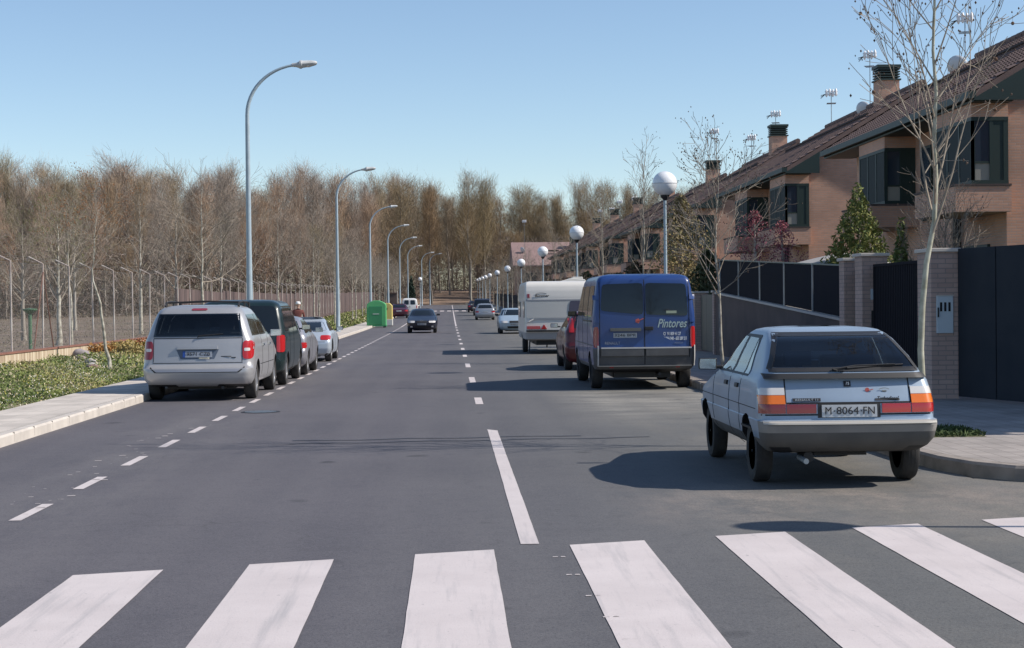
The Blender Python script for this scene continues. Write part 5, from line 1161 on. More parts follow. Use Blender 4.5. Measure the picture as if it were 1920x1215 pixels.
def street_tree(loc, label, seed, H=6.0, clear=2.0, lean=None, r0=.06, bark=None, twig=None, kids=(7, 5, 3), spread=1.0, ang=(28, 52), buds=120, balls=0, name='bare_street_tree', group=None, cat='tree', leaf=None, nlimb=12, limbL=.42):
    T = empty(name, loc, label, cat, group); g = TreeGen(seed); r = g.r
    n = 14; pts = []; ln = lean or [(0, 0)] * 3
    for i in range(n + 1):
        t = i / n; z = H * .93 * t; k = t * (len(ln) - 1); a = int(min(k, len(ln) - 2)); f = k - a; f = f * f * (3 - 2 * f)
        pts.append(Vector((ln[a][0] * (1 - f) + ln[a + 1][0] * f + r.gauss(0, .012), ln[a][1] * (1 - f) + ln[a + 1][1] * f + r.gauss(0, .012), z)))
    rad = [max(.008, r0 * (1.25 if i == 0 else 1) * (1 - .92 * (i / n) ** .9)) for i in range(n + 1)]
    g.tr.tube(pts, rad, 9, cap=True); g.tr.build('trunk', bark or M_BARKP, T, smooth=60)
    az = r.uniform(0, 6)
    for j in range(nlimb):
        t = clear / H + (1 - clear / H) * (j / nlimb) ** 1.05 * .93; i = min(int(t / .93 * n * .93), n - 1); i = min(int(t * n), n - 1); q = pts[i].lerp(pts[min(i + 1, n)], t * n - i)
        az += 2.4 + r.uniform(-.4, .4); a = R(r.uniform(*ang)); d = Vector((math.cos(az) * math.sin(a), math.sin(az) * math.sin(a), math.cos(a)))
        g.limb(q, d, H * limbL * spread * r.uniform(.75, 1.1) * (1.15 - .75 * (t - clear / H)), max(.009, rad[i] * .55), 1, up=.30, jit=.12, kids=(0,) + tuple(kids[1:]), ang=(22, 50))
    g.limb(pts[-1], Vector((0, 0, 1)), H * .16, .012, 1, kids=(0, 4, 2))
    cr = g.cr.build('crown', twig or M_TWIGW, T, smooth=60)
    if buds:
        b = MB(); g.buds(b, buds, .012); tag(b.build('buds', leaf or M_BUD, cr), kind='stuff')
    if balls:
        b = MB()
        for _ in range(balls):
            p, d = r.choice(g.tips); p = p + Vector((r.gauss(0, .04), r.gauss(0, .04), -.09)); b.sphere(p, .022, 8, 6); b.tube([p + Vector((0, 0, .02)), p + Vector((0, 0, .10))], .002, 3)
        tag(b.build('seed_balls', mat('brown seed balls', (.12, .065, .04), .9), cr, smooth=60), kind='stuff')
    return T
# right pavement
street_tree((5.44, 18.9, .13), 'tall bare young plane tree with seed balls rising behind the light blue hatchback', 11, H=7.4, clear=2.45, lean=[(-.02, 0), (.0, 0), (.16, 0), (.15, 0), (.18, 0), (.16, 0)], r0=.045, nlimb=21, limbL=.235, buds=500, balls=12, ang=(18, 46), group='bare street trees on the right pavement')
street_tree((5.40, 32.7, .13), 'bare young tree with a pale forked trunk just right of the blue van', 23, H=4.55, clear=1.75, r0=.042, nlimb=20, limbL=.33, buds=600, ang=(22, 55), bark=M_BARKW, lean=[(0, 0), (-.05, 0), (-.12, 0), (-.05, 0)], group='bare street trees on the right pavement')
labs = ['tall bare tree with upswept twigs left of the nearest globe lamp', 'bare street tree seen over the rear of the blue van', 'bare street tree behind the second globe lamp', 'bare street tree left of the second globe lamp', 'seventh bare tree of the right pavement row', 'eighth bare tree of the right pavement row']
pr = []
for i, Y in enumerate([45.9, 58.5]):
    pr.append(street_tree((5.4, Y, .13), labs[i], 31 + i, H=5.7 - i * .6, clear=2.0, r0=.042, nlimb=16, limbL=.27, buds=100, ang=(16, 36) if i == 0 else (25, 45), twig=M_TWIGW, bark=M_BARKW, group='bare street trees on the right pavement'))
for i, Y in enumerate([72, 85, 98, 111]):
    o = copy_tree(pr[(i + 1) % 2]); o.location = (5.4, Y, gz(Y) + .13); o.rotation_euler.z = i * 1.9 + 1; o.scale = (.9, .9, .86); o['label'] = labs[2 + i]
for i, Y in enumerate([124, 137, 150, 163, 176, 189, 202, 215, 228, 241, 254, 267, 280]):
    o = copy_tree(pr[i % 2]); o.location = (5.6, Y, gz(Y) + .13); o.rotation_euler.z = i * 2.3; o['label'] = 'thin bare sapling among the distant globe lamps on the right'; o['group'] = 'distant saplings among the right globe lamps'
# left verge saplings
street_tree((-8.9, 43.5, .05), 'leaning young tree with a kinked white trunk and russet leaf tufts left of the minivan', 41, H=4.4, clear=2.75, lean=[(0, 0), (-.12, 0), (-.22, 0), (-.42, 0), (-.38, 0), (-.3, 0)], r0=.05, bark=M_BARKW, nlimb=14, limbL=.30, buds=1100, leaf=mat('russet young leaves', (.24, .11, .04), .8), group='young trees on the left verge')
street_tree((-15.0, 66, 0), 'slim pale tree just behind the left fence, left of the leaning one', 42, H=5.6, clear=3.0, lean=[(0, 0), (.0, 0), (-.1, 0), (-.1, 0)], r0=.075, bark=M_BARKW, nlimb=14, buds=500, leaf=mat('olive young leaves', (.16, .15, .05), .8), group='young trees behind the left fence')
street_tree((-8.9, 59.8, .05), 'pale trunked young tree with drooping side branches behind the silver minivan', 43, H=6.3, clear=2.7, r0=.07, bark=M_BARKW, nlimb=18, limbL=.40, buds=0, ang=(45, 85), group='young trees on the left verge', kids=(7, 6, 4))
lv = [(-8.9, 74, 6.0), (-8.9, 86, 6.6), (-8.9, 99, 6.2), (-8.8, 107, 6.8)]
pl = []
for i, (x, y, h) in enumerate(lv):
    pl.append(street_tree((x, y, gz(y) + .05), ['thin pale tree right of the first curved lamp', 'pale young tree above the dark green van', 'pale young tree before the reed screening, nearest to the second curved lamp', 'pale young tree just past the second curved lamp'][i], 50 + i, H=h, clear=2.6, r0=.06, bark=M_BARKW, nlimb=15, limbL=.36, buds=60, ang=(20, 45), twig=M_TWIGW, group='young trees on the left verge'))
yy = 114; i = 0
while yy < 285:
    o = copy_tree(pl[i % 4]); o.location = (-8.9 + rng.uniform(-.3, .3), yy, gz(yy) + .05); o.rotation_euler.z = rng.uniform(0, 6); s = rng.uniform(.85, 1.15); o.scale = (s, s, s)
    o['label'] = 'slim pale trunked sapling in the far part of the left verge'; o['group'] = 'distant saplings on the left verge'; yy += rng.uniform(6, 10); i += 1

# tall bare trees of the wood
def tall_tree(seed, H=20., col=None, ntw=3400):
    g = TreeGen(seed); r = g.r; rs = np.random.RandomState(seed)
    pts = [Vector((0, 0, 0))]; n = 12; x = y = 0
    for i in range(1, n + 1): x += r.gauss(0, .10); y += r.gauss(0, .10); pts.append(Vector((x, y, H * .92 * i / n)))
    r0 = .19; rad = [max(.02, r0 * (1 - .9 * (i / n))) for i in range(n + 1)]; g.tr.tube(pts, rad, 7, cap=False)
    nl = 30; az = 0; L_ = []; base = r.uniform(.22, .34)
    for j in range(nl):
        t = base + (1 - base) * (j / nl) ** .9 * .95; i = min(int(t * n), n - 1); q = pts[i].lerp(pts[i + 1], t * n - i); az += 2.4 + r.uniform(-.5, .5)
        a = R(r.uniform(*[(20, 50), (12, 30), (18, 42), (10, 26), (25, 60), (15, 38), (22, 48)][seed % 7])); d = Vector((math.cos(az) * math.sin(a), math.sin(az) * math.sin(a), math.cos(a)))
        LL = H * r.uniform(.16, .27) * (1.15 - .55 * t); p0, _ = g.limb(q, d, LL, rad[i] * .42, 2, up=.35, jit=.10, seg=5, kids=(), k=4, mbt=g.tr, minr=.022); L_.append([np.array(p) for p in p0])
    # twigs: thin tapering ribbons round the outer limbs
    P = np.array(L_)  # nl,6,3
    li = rs.randint(0, nl, ntw); t = rs.uniform(.15, 1, ntw) ** .7 * (P.shape[1] - 1 - 1e-3); k = t.astype(int); f = (t - k)[:, None]
    C = P[li, k] * (1 - f) + P[li, k + 1] * f + rs.normal(0, .5, (ntw, 3))
    D = (P[li, k + 1] - P[li, k]); D /= np.linalg.norm(D, axis=1)[:, None]; D = D + rs.normal(0, .5, (ntw, 3)); D[:, 2] += [.1, .35, .25, .5, .15, .3, 0][seed % 7]; D /= np.linalg.norm(D, axis=1)[:, None]
    S = np.cross(D, rs.normal(size=(ntw, 3))); S /= np.linalg.norm(S, axis=1)[:, None]
    Ln = rs.uniform(.5, 1.4, ntw)[:, None]; Wd = rs.uniform(.006, .016, ntw)[:, None]
    V = np.stack([C - S * Wd, C + S * Wd, C + D * Ln + S * Wd * .3, C + D * Ln - S * Wd * .3], 1)
    return g.tr, V
TV = []
for i in range(7):
    tr, V = tall_tree(100 + i, 20., ntw=[6000, 5000, 7000, 5500, 6500, 4500, 6000][i])
    t_o = tr.build('trunk', M_BARK, None, smooth=60, fix=False); c_o = quads('crown', V, M_TWIG); TV.append((t_o.data, c_o.data)); bpy.data.objects.remove(t_o); bpy.data.objects.remove(c_o)
TVF = []
for t_, c_ in TV:
    c2 = c_.copy(); c2.materials.clear(); c2.materials.append(M_TWIGF); TVF.append((t_, c2))
def wood_tree(x, y, h, lab, group, far=False, wide=1.0):
    k = rng.randrange(7); T = empty('bare_tree', (x, y, terr(x, y) - .05), lab, 'tree', group, rz=rng.uniform(0, 6.28)); s = h / 20.; T.scale = (s * wide, s * wide, s)
    for nm, me in zip(('trunk', 'crown'), (TVF if far else TV)[k]): o = bpy.data.objects.new(nm, me); COL.objects.link(o); o.parent = T
prof_top = [(-300, 300), (0, 303), (40, 300), (110, 312), (130, 305), (200, 296), (300, 305), (360, 325), (430, 302), (480, 335), (560, 318), (640, 325), (700, 322), (760, 335), (800, 330), (860, 358), (940, 355), (1000, 345), (1080, 340), (1150, 330), (1190, 320), (1240, 345), (1330, 350), (1420, 340), (2300, 330)]
def interp(p, x):
    for a, b_ in zip(p, p[1:]):
        if a[0] <= x <= b_[0]: return a[1] + (b_[1] - a[1]) * (x - a[0]) / (b_[0] - a[0])
    return p[-1][1] if x > p[-1][0] else p[0][1]
edge = [(-300, 175), (0, 185), (300, 205), (600, 240), (720, 300), (790, 318), (900, 322), (960, 312), (1100, 300), (1400, 290), (2300, 280)]
for row in range(6):
    u = -260 + row * 17
    while u < 2050:
        d0 = interp(edge, u)
        if not (row > 3 and u > 1450) :
            D = d0 + row * 13 + rng.uniform(-5, 5); X = (u - 845) / 3100 * D
            hh = (569.5 + (960 - u) * .0105 - interp(prof_top, u)) / 3100 * D + EYE - terr(X, D); hh *= [rng.uniform(.42, .80), rng.uniform(.84, 1.05), rng.uniform(.62, .95), rng.uniform(.85, 1.03), rng.uniform(.5, .8), rng.uniform(.5, .75)][row]
            far = u > 760
            if u < 760: lab, grp = 'tall bare grey brown tree in the wood beyond the field', 'trees of the left wood'
            elif u < 1000: lab, grp = 'tall bare brown tree in the wood closing the end of the street', 'trees of the wood at the street end'
            else: lab, grp = 'bare treetop showing above the roofs of the houses', 'trees of the wood behind the houses'
            if not (row == 0 and 800 < u < 895): wood_tree(X, D, hh, lab, grp, far, rng.uniform(.85, 1.25))
        u += rng.uniform(24, 40) * (1.0 if u < 1000 else 1.35)
# dark trunked trees beside the end of the road
for (X, Y, h, lb) in ((-3.4, 306, 22, 'dark tree at the road end, left of the leaf strewn opening'), (3.8, 300, 24, 'thick dark tree at the road end, right of the opening'), (6.3, 302, 23, 'dark tree beside the thick one at the road end'), (-9, 300, 23, 'dark tree left of the far curved lamps')):
    wood_tree(X, Y, h, lb, None, True, 1.0)
# undergrowth and dry scrub
def scrub():
    def g(rs, n):
        u = rs.uniform(0, 1, n); y = 46 + 190 * u ** 1.3; x = -13.3 - rs.uniform(0, 1, n) ** 1.0 * (y * .36 + 8)
        k = np.sin(x * .55 + y * .21) * np.cos(y * .31 - x * .37) ; keep = k > .05; x, y, k = x[keep], y[keep], k[keep]
        z = rs.uniform(0, 1, len(x)) * (.35 + 1.0 * k)
        return np.stack([x, y, z - .02 + np.array([terr(0, v) for v in y])], 1)
    V = leaf_quads(90000, g, 61, (.012, .04), 4); rs = np.random.RandomState(2)
    tag(quads('dry_scrub', V, [mat('scrub brown', (.20, .155, .13), .95), mat('scrub olive', (.165, .155, .09), .95), mat('scrub pale', (.29, .245, .21), .95)], idx=rs.choice(3, len(V), p=[.5, .3, .2])), 'dry brown scrub and brambles over the field', 'scrub', kind='stuff')
    def g2(rs, n):
        u = rs.uniform(-250, 1300, n); d = np.interp(u, [e[0] for e in edge], [e[1] for e in edge]) + rs.uniform(-6, 90, n); x = (u - 845) / 3100 * d
        keep = ~((u > 815) & (u < 888) & (d < 352)); x, d = x[keep], d[keep]
        z = rs.uniform(0, 1, len(x)) ** 1.15 * np.where(d > 300, 12, 9.5); return np.stack([x, d, z + np.array([terr(0, v) for v in d])], 1)
    V = leaf_quads(250000, g2, 62, (.035, .10), 16); rs = np.random.RandomState(2)
    tag(quads('undergrowth', V, [mat('undergrowth brown', (.185, .14, .115), .95), mat('undergrowth olive', (.16, .14, .095), .95), mat('undergrowth grey', (.25, .205, .18), .95)], idx=rs.choice(3, len(V), p=[.5, .25, .25])), 'tangled brown undergrowth at the foot of the wood', 'undergrowth', kind='stuff')
scrub()
def far_thicket():
    def g(rs, n):
        u = rs.uniform(600, 1400, n); d = rs.uniform(356, 440, n); x = (u - 845) / 3100 * d; z = rs.uniform(0, 1, n) * 19; return np.stack([x, d, z + 4.0], 1)
    V = leaf_quads(80000, g, 65, (.04, .12), 16)
    tag(quads('far_thicket', V, [mat('thicket brown', (.24, .18, .13), .95), mat('thicket olive', (.22, .20, .11), .95)], idx=np.random.RandomState(3).randint(0, 2, len(V))), 'far brown thicket closing the view behind the street end', 'thicket', kind='stuff')
far_thicket()
# midfield trees behind the left fence
def mid_tree(x, y, h, lab, seed, leaf=None, nb=0, bark=None):
    return street_tree((x, y, 0), lab, seed, H=h, clear=h * .33, r0=.13, bark=bark or M_BARK, twig=M_TWIGW, nlimb=20, limbL=.36, buds=nb, leaf=leaf, ang=(28, 62), kids=(7, 6, 4), name='bare_tree', group='single trees in the field')
OL = mat('fresh olive leaves', (.15, .17, .045), .8)
mid_tree(-17.6, 75, 6.2, 'tree with a forked white trunk and olive leaves behind the braced fence post', 71, OL, 2600, M_BARKW)
mid_tree(-22.5, 88, 6.6, 'greenish tree at the far left edge of the field', 72, OL, 1500)
mid_tree(-19.5, 105, 8.5, 'bare field tree seen over the low wall near the minivan', 73, None, 0, M_BARKW)
mid_tree(-15.8, 96, 7.8, 'bare field tree above the roof of the silver minivan', 74, mat('russet young leaves', (.24, .11, .04), .8), 700)
mid_tree(-27, 120, 9.0, 'bare field tree in the gap between the first fence posts', 75)
mid_tree(-16.5, 120, 8.0, 'bare field tree right of the first curved lamp', 76, OL, 600, M_BARKW)
mid_tree(-22, 150, 10, 'bare field tree behind the first curved lamp pole', 78)

# ---------------------------------------------------------------- houses on the right
S = 1.25
def HX(b):
    """scale the house geometry to its true size and lift it onto the plots"""
    b.v = [(x * S, y * S, EYE + (z - EYE) * S) for x, y, z in b.v]; return b
U = 18.4
def roof_tiles(xe, ze, xr, zr, y0, y1, name, mt, parent, lap=.27, wave=.20, th=.12):
    """corrugated tile slope from the eave (xe,ze) to the ridge (xr,zr)"""
    L_ = math.hypot(xr - xe, zr - ze); rows = int(abs(L_) / lap); ux, uz = (xr - xe) / L_, (zr - ze) / L_; nx, nz_ = -uz, ux
    if nz_ < 0: nx, nz_ = -nx, -nz_
    ncol = int((y1 - y0) / (wave / 4)); prof = [0, .028, .04, .028]; vs = []; b = MB(); npt = ncol + 1
    lines = []
    for i in range(rows):
        a = i * L_ / rows; c = (i + 1) * L_ / rows + .01; lines += [(a, .035), (c, .005)]
    for (t, hgt) in lines:
        for j in range(npt):
            h = prof[j % 4] + hgt; vs.append((xe + ux * t + nx * h, y0 + (y1 - y0) * j / ncol, ze + uz * t + nz_ * h))
    fs = [(i * npt + j, i * npt + j + 1, (i + 1) * npt + j + 1, (i + 1) * npt + j) for i in range(len(lines) - 1) for j in range(ncol)]
    b.add(vs, fs); b.prism([(xe, ze), (xr, zr), (xr - nx * th, zr - nz_ * th), (xe - nx * th, ze - nz_ * th)], y0, y1)
    return HX(b).build(name, mt, parent, smooth=25, fix=False)
def house_unit(label):
    T = empty('brick_house_pair', (0, 0, 0), label, 'house', 'row of brick house pairs on the right')
    E_ = 12.2   # length of the pair; an open gap follows before the next pair
    b = MB(); b.prism([(11.2, -.3), (18.2, -.3), (18.2, 5.95), (14.7, 8.05), (11.2, 5.95)], .0, E_)
    HX(b).build('wall', M_BRICK, T)
    rf = roof_tiles(10.40, 5.78, 14.7, 8.36, -.45, E_ + .45, 'roof', M_ROOF, T)
    roof_tiles(19.0, 5.78, 14.7, 8.36, -.45, E_ + .45, 'rear_roof', M_ROOF, T, wave=.6)
    b = MB()
    for j in range(int((E_ + .9) / .42)): y = -.45 + j * .42; b.tube([(14.7, y, 8.40), (14.7, y + .44, 8.42)], [.11, .10], 8)
    HX(b).build('ridge_tiles', M_ROOF, rf, smooth=50)
    b = MB(); b.tube([(13.05, -.14, 7.47), (13.05, E_ + .14, 7.47)], .05, 5); HX(b).build('roof_step_shadow', mat('roof shadow line', (.05, .035, .03), .9), rf)  # dark bar laid over the tiles as a painted shadow line
    b = MB(); b.box(10.28, 10.44, -.49, E_ + .49, 5.66, 5.80); b.prism([(10.40, 5.62), (11.45, 5.62), (11.45, 6.28), (10.40, 5.66)], -.51, -.455); b.prism([(10.40, 5.62), (11.45, 5.62), (11.45, 6.28), (10.40, 5.66)], E_ + .455, E_ + .51)
    b.box(10.40, 11.197, -.45, E_ + .45, 5.602, 5.64); HX(b).build('gutter', M_GREEN, T)
    b = MB(); b.box(13.3, 13.5, E_, U - .002, -.3, 2.3); HX(b).build('yard_wall', M_BRICK, T)
    # projecting bays with brick balcony fronts
    for y0 in (-.02, 6.6):
        y0 += .0; bx0, bx1 = 10.45, 11.197
        b = MB(); b.box(bx0 - .38, bx1, y0 - .30, y0 + 2.6, 3.42, 3.93); b.box(bx0, bx1, y0 - .12, y0 + 2.35, 5.32, 5.60); bal = HX(b).build('balcony', M_BRICK, T)
        b = MB(); b.box(bx0 - .40, bx1 - .003, y0 - .32, y0 + 2.62, 3.935, 3.975); HX(b).build('balcony_coping', M_RENDER, bal)
        b = MB(); b.box(bx0 + .04, bx1, y0 - .08, y0 + 2.3, 3.98, 5.32, 1)
        for x in (bx0, 10.82, 11.10): b.box(x, x + (.07 if x < 11 else .095), y0 - .12, y0 - .07, 3.98, 5.32)
        b.box(10.86, 11.15, y0 - .11, y0 - .07, 3.98, 5.32)
        for y in (y0 - .12, y0 + .68, y0 + 1.48, y0 + 2.28): b.box(bx0, bx0 + .06, y, y + .07, 3.98, 5.32)
        b.box(bx0 - .005, bx1, y0 - .125, y0 + 2.355, 5.25, 5.325); b.box(bx0 - .005, bx1, y0 - .125, y0 + 2.355, 3.98, 4.06)
        b.box(bx0 + .0, 10.85, y0 - .115, y0 - .075, 4.40, 4.44)
        bw = HX(b).build('bay_window', [M_GREEN, M_DARK], T)
        b = MB(); b.box(bx0 + .07, 10.82, y0 - .095, y0 - .083, 4.44, 5.25); HX(b).build('pane', M_WGLASS, bw)
        b = MB(); b.box(bx0 + .01, bx0 + .035, y0 - .05, y0 + 2.28, 4.06, 5.25); HX(b).build('side_pane', mat('dark matt side pane', (.022, .032, .034), .6, spec=.15), bw)  # shaded glass, painted dark and matt to leave out its bright reflections
        b = MB(); b.box(bx0 + .07, 10.82, y0 - .095, y0 - .083, 4.06, 4.40); HX(b).build('lower_pane', M_CURT, bw)
    # street side openings between the bays
    for (y0, y1, z0, z1, nm) in ((3.9, 4.5, 3.6, 5.2, 'window'), (5.1, 5.8, 3.6, 5.2, 'window'), (9.5, 10.2, 3.8, 5.2, 'window'), (1.1, 2.6, 1.5, 2.75, 'window'), (4.0, 5.0, .1, 2.5, 'door'), (6.9, 9.3, .1, 2.6, 'garage_door')):
        b = MB(); b.box(11.14, 11.20, y0 - .07, y1 + .07, z0 - .07, z1 + .07); w_ = HX(b).build(nm, M_GREEN, T)
        b = MB(); b.box(11.125, 11.14, y0, y1, z0, z1); HX(b).build('pane' if nm == 'window' else 'leaf', M_WGLASS if nm == 'window' else M_DARK, w_)
    b = MB()
    for y in (2.85, 3.15): b.tube([(11.12, y, 5.7), (11.12, y, -.2)], .05, 8)
    HX(b).build('downpipe', M_BLK, T, smooth=40)
    # chimney with dark metal cowl
    b = MB(); b.box(14.35, 15.05, 3.45, 4.15, 7.7, 9.0); ch = HX(b).build('chimney', M_BRICK, T)
    b = MB(); b.box(14.30, 15.10, 3.40, 4.20, 9.0, 9.05); b.box(14.42, 14.98, 3.52, 4.08, 9.05, 9.42, 1); b.box(14.30, 15.10, 3.40, 4.20, 9.42, 9.52)
    for k in range(4): b.box(14.33, 15.07, 3.43, 4.17, 9.10 + k * .085, 9.14 + k * .085)
    HX(b).build('chimney_cowl', [M_GREEN, M_DARK], ch)
    return T
h0 = house_unit('')
hl = ['nearest brick house pair, right edge, behind the dark corner gate', 'second brick house pair, with the sunlit brick side wall behind the garden conifer', 'third brick house pair, rising behind the second street tree', 'fourth brick house pair, just right of the nearest globe lamp', 'fifth brick house pair, left of the nearest globe lamp', 'sixth brick house pair in the receding row', 'seventh brick house pair in the receding row', 'eighth brick house pair in the receding row', 'farthest brick house pair of the row']
for i in range(-1, 8):
    o = h0 if i == 0 else copy_tree(h0)
    o.location = (0, (32.9 + U * i) * S, gz(40 + 23 * max(i, 0) + 10) if i > 3 else 0)
    o['label'] = hl[i] if i >= 0 else 'brick house pair beside the camera, outside the right edge'
hg = 0
def end_house():
    T = empty('brick_house', (0, 0, gz(200)), 'pinkish roofed house facing the camera at the end of the right row', 'house')
    b = MB(); b.box(9.0, 24, 219, 232, -.3, 6.3); b.build('wall', M_BRICK, T)
    b = MB(); b.prism([(218.2, 6.0), (225.5, 9.3), (233, 6.0), (233, 5.85), (218.2, 5.85)], 8.3, 25, 'x'); rf = b.build('roof', M_ROOFP, T)
    b = MB(); b.box(16.2, 17.1, 223, 224, 8.4, 9.9); b.build('chimney', M_GREEN, rf); b = MB()
    b.box(12.6, 14.6, 221.5, 221.8, 7.9, 8.1); b.build('roof_vent', M_DARK, rf)
    for x in (9.8, 12.6, 15.4):
        b = MB(); b.box(x, x + 1.6, 218.9, 219, 3.2, 5.0); w_ = b.build('window', M_GREEN, T); b = MB(); b.box(x + .12, x + 1.48, 218.86, 218.9, 3.32, 4.88); b.build('pane', M_WGLASS, w_)
end_house()
def hut():
    T = empty('brick_hut', (-9.6, 247, gz(247)), 'small pinkish brick hut behind the maroon saloon', 'hut')
    b = MB(); b.box(-.0, 1.6, 0, 2, 0, 2.3); b.build('wall', M_RENDER, T); b = MB(); b.box(-.1, 1.7, -.1, 2.1, 2.3, 2.42); b.build('roof', M_ROOF, T)
    b = MB(); b.box(1.62, 1.75, .0, .3, 0, 2.6); b.build('door_post', M_CAP, T)
hut()
# aerials and dishes on the roofs
def aerial(X, Y, zb, zt, lab, dish=False, high=1.0):
    T = empty('tv_aerial', (X, Y, 0), lab, 'aerial', 'television aerials on the ridge', rz=R(-38 + 7 * (int(Y) % 5)))
    b = MB(); b.tube([(0, 0, zb), (0, 0, zt)], .02, 5); b.tube([(-.05, 0, zt - .5), (-.05, .35, zt - .45), (.05, -.35, zt - .55)], .01, 4)
    for k in range(5): b.tube([(-.22, (k - 2) * .13, zt - .5), (.22, (k - 2) * .13, zt - .5)], .010, 3)
    b.build('mast', M_STEEL, T)
    b = MB()
    for k in range(4): b.sphere((-.225 + .15 * k, 0, zt + .03 * (k % 2)), .062, 8, 8, 3.2)
    b.tube([(-.30, 0, zt - .08), (.30, 0, zt - .08)], .03, 5); b.tube([(-.30, 0, zt + .08), (.30, 0, zt + .08)], .03, 5)
    b.build('reflector', mat('bright white plastic', (.86, .84, .84), .4), T, smooth=60)
    b = MB()
    for k in range(3): b.tube([(-.5, -.1 + .1 * k, zt - .12 - .06 * k), (-.28, 0, zt - .05)], .018, 4)
    b.build('dipole', M_BLK, T)
    if dish:
        b = MB(); b.lathe([(0, .0), (.18, .02), (.32, .08), (.40, .15), (.40, .165), (.31, .1), (0, .02)], (0, 0, 0), 'y', 20); o = b.build('dish', mat('dish off white', (.62, .63, .65), .5), T, smooth=50); o.location = (-.32, -.2, zb + .75); o.rotation_euler = (R(20), 0, R(-25))
al = 'behind the top of the nearest street tree|just left of the second chimney above the sunlit wall|second from the right, standing free above the ridge|mounted on the chimney right of the second street tree|between two chimneys, low over the ridge|above the second street tree|left of the nearest globe lamp|over the roofs between the globe lamps|farther along, near the far chimneys|farthest of the row'.split('|')
for i, (px, py, zb) in enumerate([(1823, 30, 0), (1641, 100, 0), (1567, 172, 0), (1461, 212, 0), (1415, 257, 0), (1345, 222, 0), (1192, 372, 0), (1165, 378, 0), (1150, 392, 0), (1128, 395, 0)]):
    Xr = 14.8 * S; Y = 3100 * Xr / (px - 845); top = EYE + (569.2 - (px - 845) * .0105 - py) * Y / 3100
    aerial(Xr, Y, 9.2, min(top, 13.5), 'white television aerial ' + al[i], dish=i in (1, 0, 6))
aerial(10.0, 222, 8.0, gz(222) + 11.8, 'white television aerial on the pinkish end house', True)

# ---------------------------------------------------------------- property line on the right
def pillar(x0, x1, y0, y1, h, lab, cap=True, extra=None):
    T = empty('brick_pillar', ((x0 + x1) / 2, (y0 + y1) / 2, gz(y0) + .14), lab, 'pillar')
    a, c = (x1 - x0) / 2, (y1 - y0) / 2; b = MB(); b.box(-a, a, -c, c, -.05, h); b.build('shaft', M_PBRICK, T)
    if cap: b = MB(); b.box(-a - .04, a + .04, -c - .04, c + .04, h, h + .06); b.build('cap', M_CAP, T, bevel=.01)
    if extra: extra(T, a, c)
    return T
def meter(T, a, c):
    b = MB(); b.box(-.135, .125, -c - .035, -c + .02, 1.02, 1.60); m = b.build('meter_box', M_METER, T, bevel=.008)
    b = MB()
    for i in range(3): b.box(-.085 + i * .065, -.050 + i * .065, -c - .039, -c - .033, 1.36, 1.50)
    b.build('meter_windows', M_DARK, m); b = MB(); b.box(-.125, -.105, -c - .06, -c - .03, 1.27, 1.42); b.build('handle', M_BLK, m)
    b = MB(); b.box(-.145, .135, -c - .045, -c - .03, 1.60, 1.615); b.build('hood', M_CAP, m)
pillar(7.44, 7.86, 25.35, 26.1, 2.28, 'pale brick pillar carrying a grey meter box beside the dark corner gate', True, meter)
def gate(p, q, h, lab, mt, slats=False, nm='steel_gate', post=True, sag=0):
    d = Vector((q[0] - p[0], q[1] - p[1])); L_ = d.length; ang = math.atan2(d.y, d.x)
    T = empty(nm, (p[0], p[1], .14), lab, 'gate', rz=ang)
    b = MB()
    if slats:
        n = int(L_ / .11)
        for i in range(n): x = (i + .5) * L_ / n; b.box(x - .035, x + .035, -.012, .012, .06, h - .05)
        pn = b.build('slats', mt, T)
        b = MB(); b.box(0, L_, -.028, .028, h - .05, h); b.box(0, L_, -.028, .028, .03, .09); b.box(0, L_, .014, .04, h * .5, h * .5 + .05); b.box(0, .05, -.03, .03, .09, h - .05); b.box(L_ - .05, L_, -.03, .03, .09, h - .05); b.build('frame', mt, T)
        b = MB(); b.box(.05, L_ - .05, .05, .056, .09, h - .05); b.build('backing_sheet', M_PANEL, T)
    else:
        n = max(1, round(L_ / 1.05))
        for i in range(n):
            b = MB(); b.box(i * L_ / n + .012, (i + 1) * L_ / n - .012, -.02, .02, .04, h); b.build('panel', mt, T, bevel=.006)
        b = MB(); b.box(0, L_, .022, .06, h - .12, h - .05); b.box(0, L_, .022, .06, .15, .22); b.build('rails', mt, T)
    return T
gate((7.865, 25.34), (9.55, 19.6), 2.33, 'dark blue grey sheet steel gate standing at the right edge', M_GATE)
gate((7.8, 30.15), (7.8, 26.12), 2.2, 'dark slatted gate behind the nearest street tree', M_PANEL, True)
def intercom(T, a, c):
    b = MB(); b.box(-.08, .08, -c - .02, -c + .01, 1.55, 1.75); b.build('intercom', M_METER, T); b = MB(); b.box(-.07, .07, -c - .03, -c + .01, 1.05, 1.35); b.build('letter_box', M_BLK, T)
pillar(7.58, 8.05, 30.2, 30.75, 2.35, 'brick pillar with intercom left of the slatted gate', True, intercom)
gate((7.8, 31.55), (7.8, 30.8), 2.15, 'narrow dark pedestrian gate between two brick pillars', M_PANEL, True)
pillar(7.58, 8.0, 31.6, 32.0, 2.30, 'brick pillar where the charcoal fence panels begin')
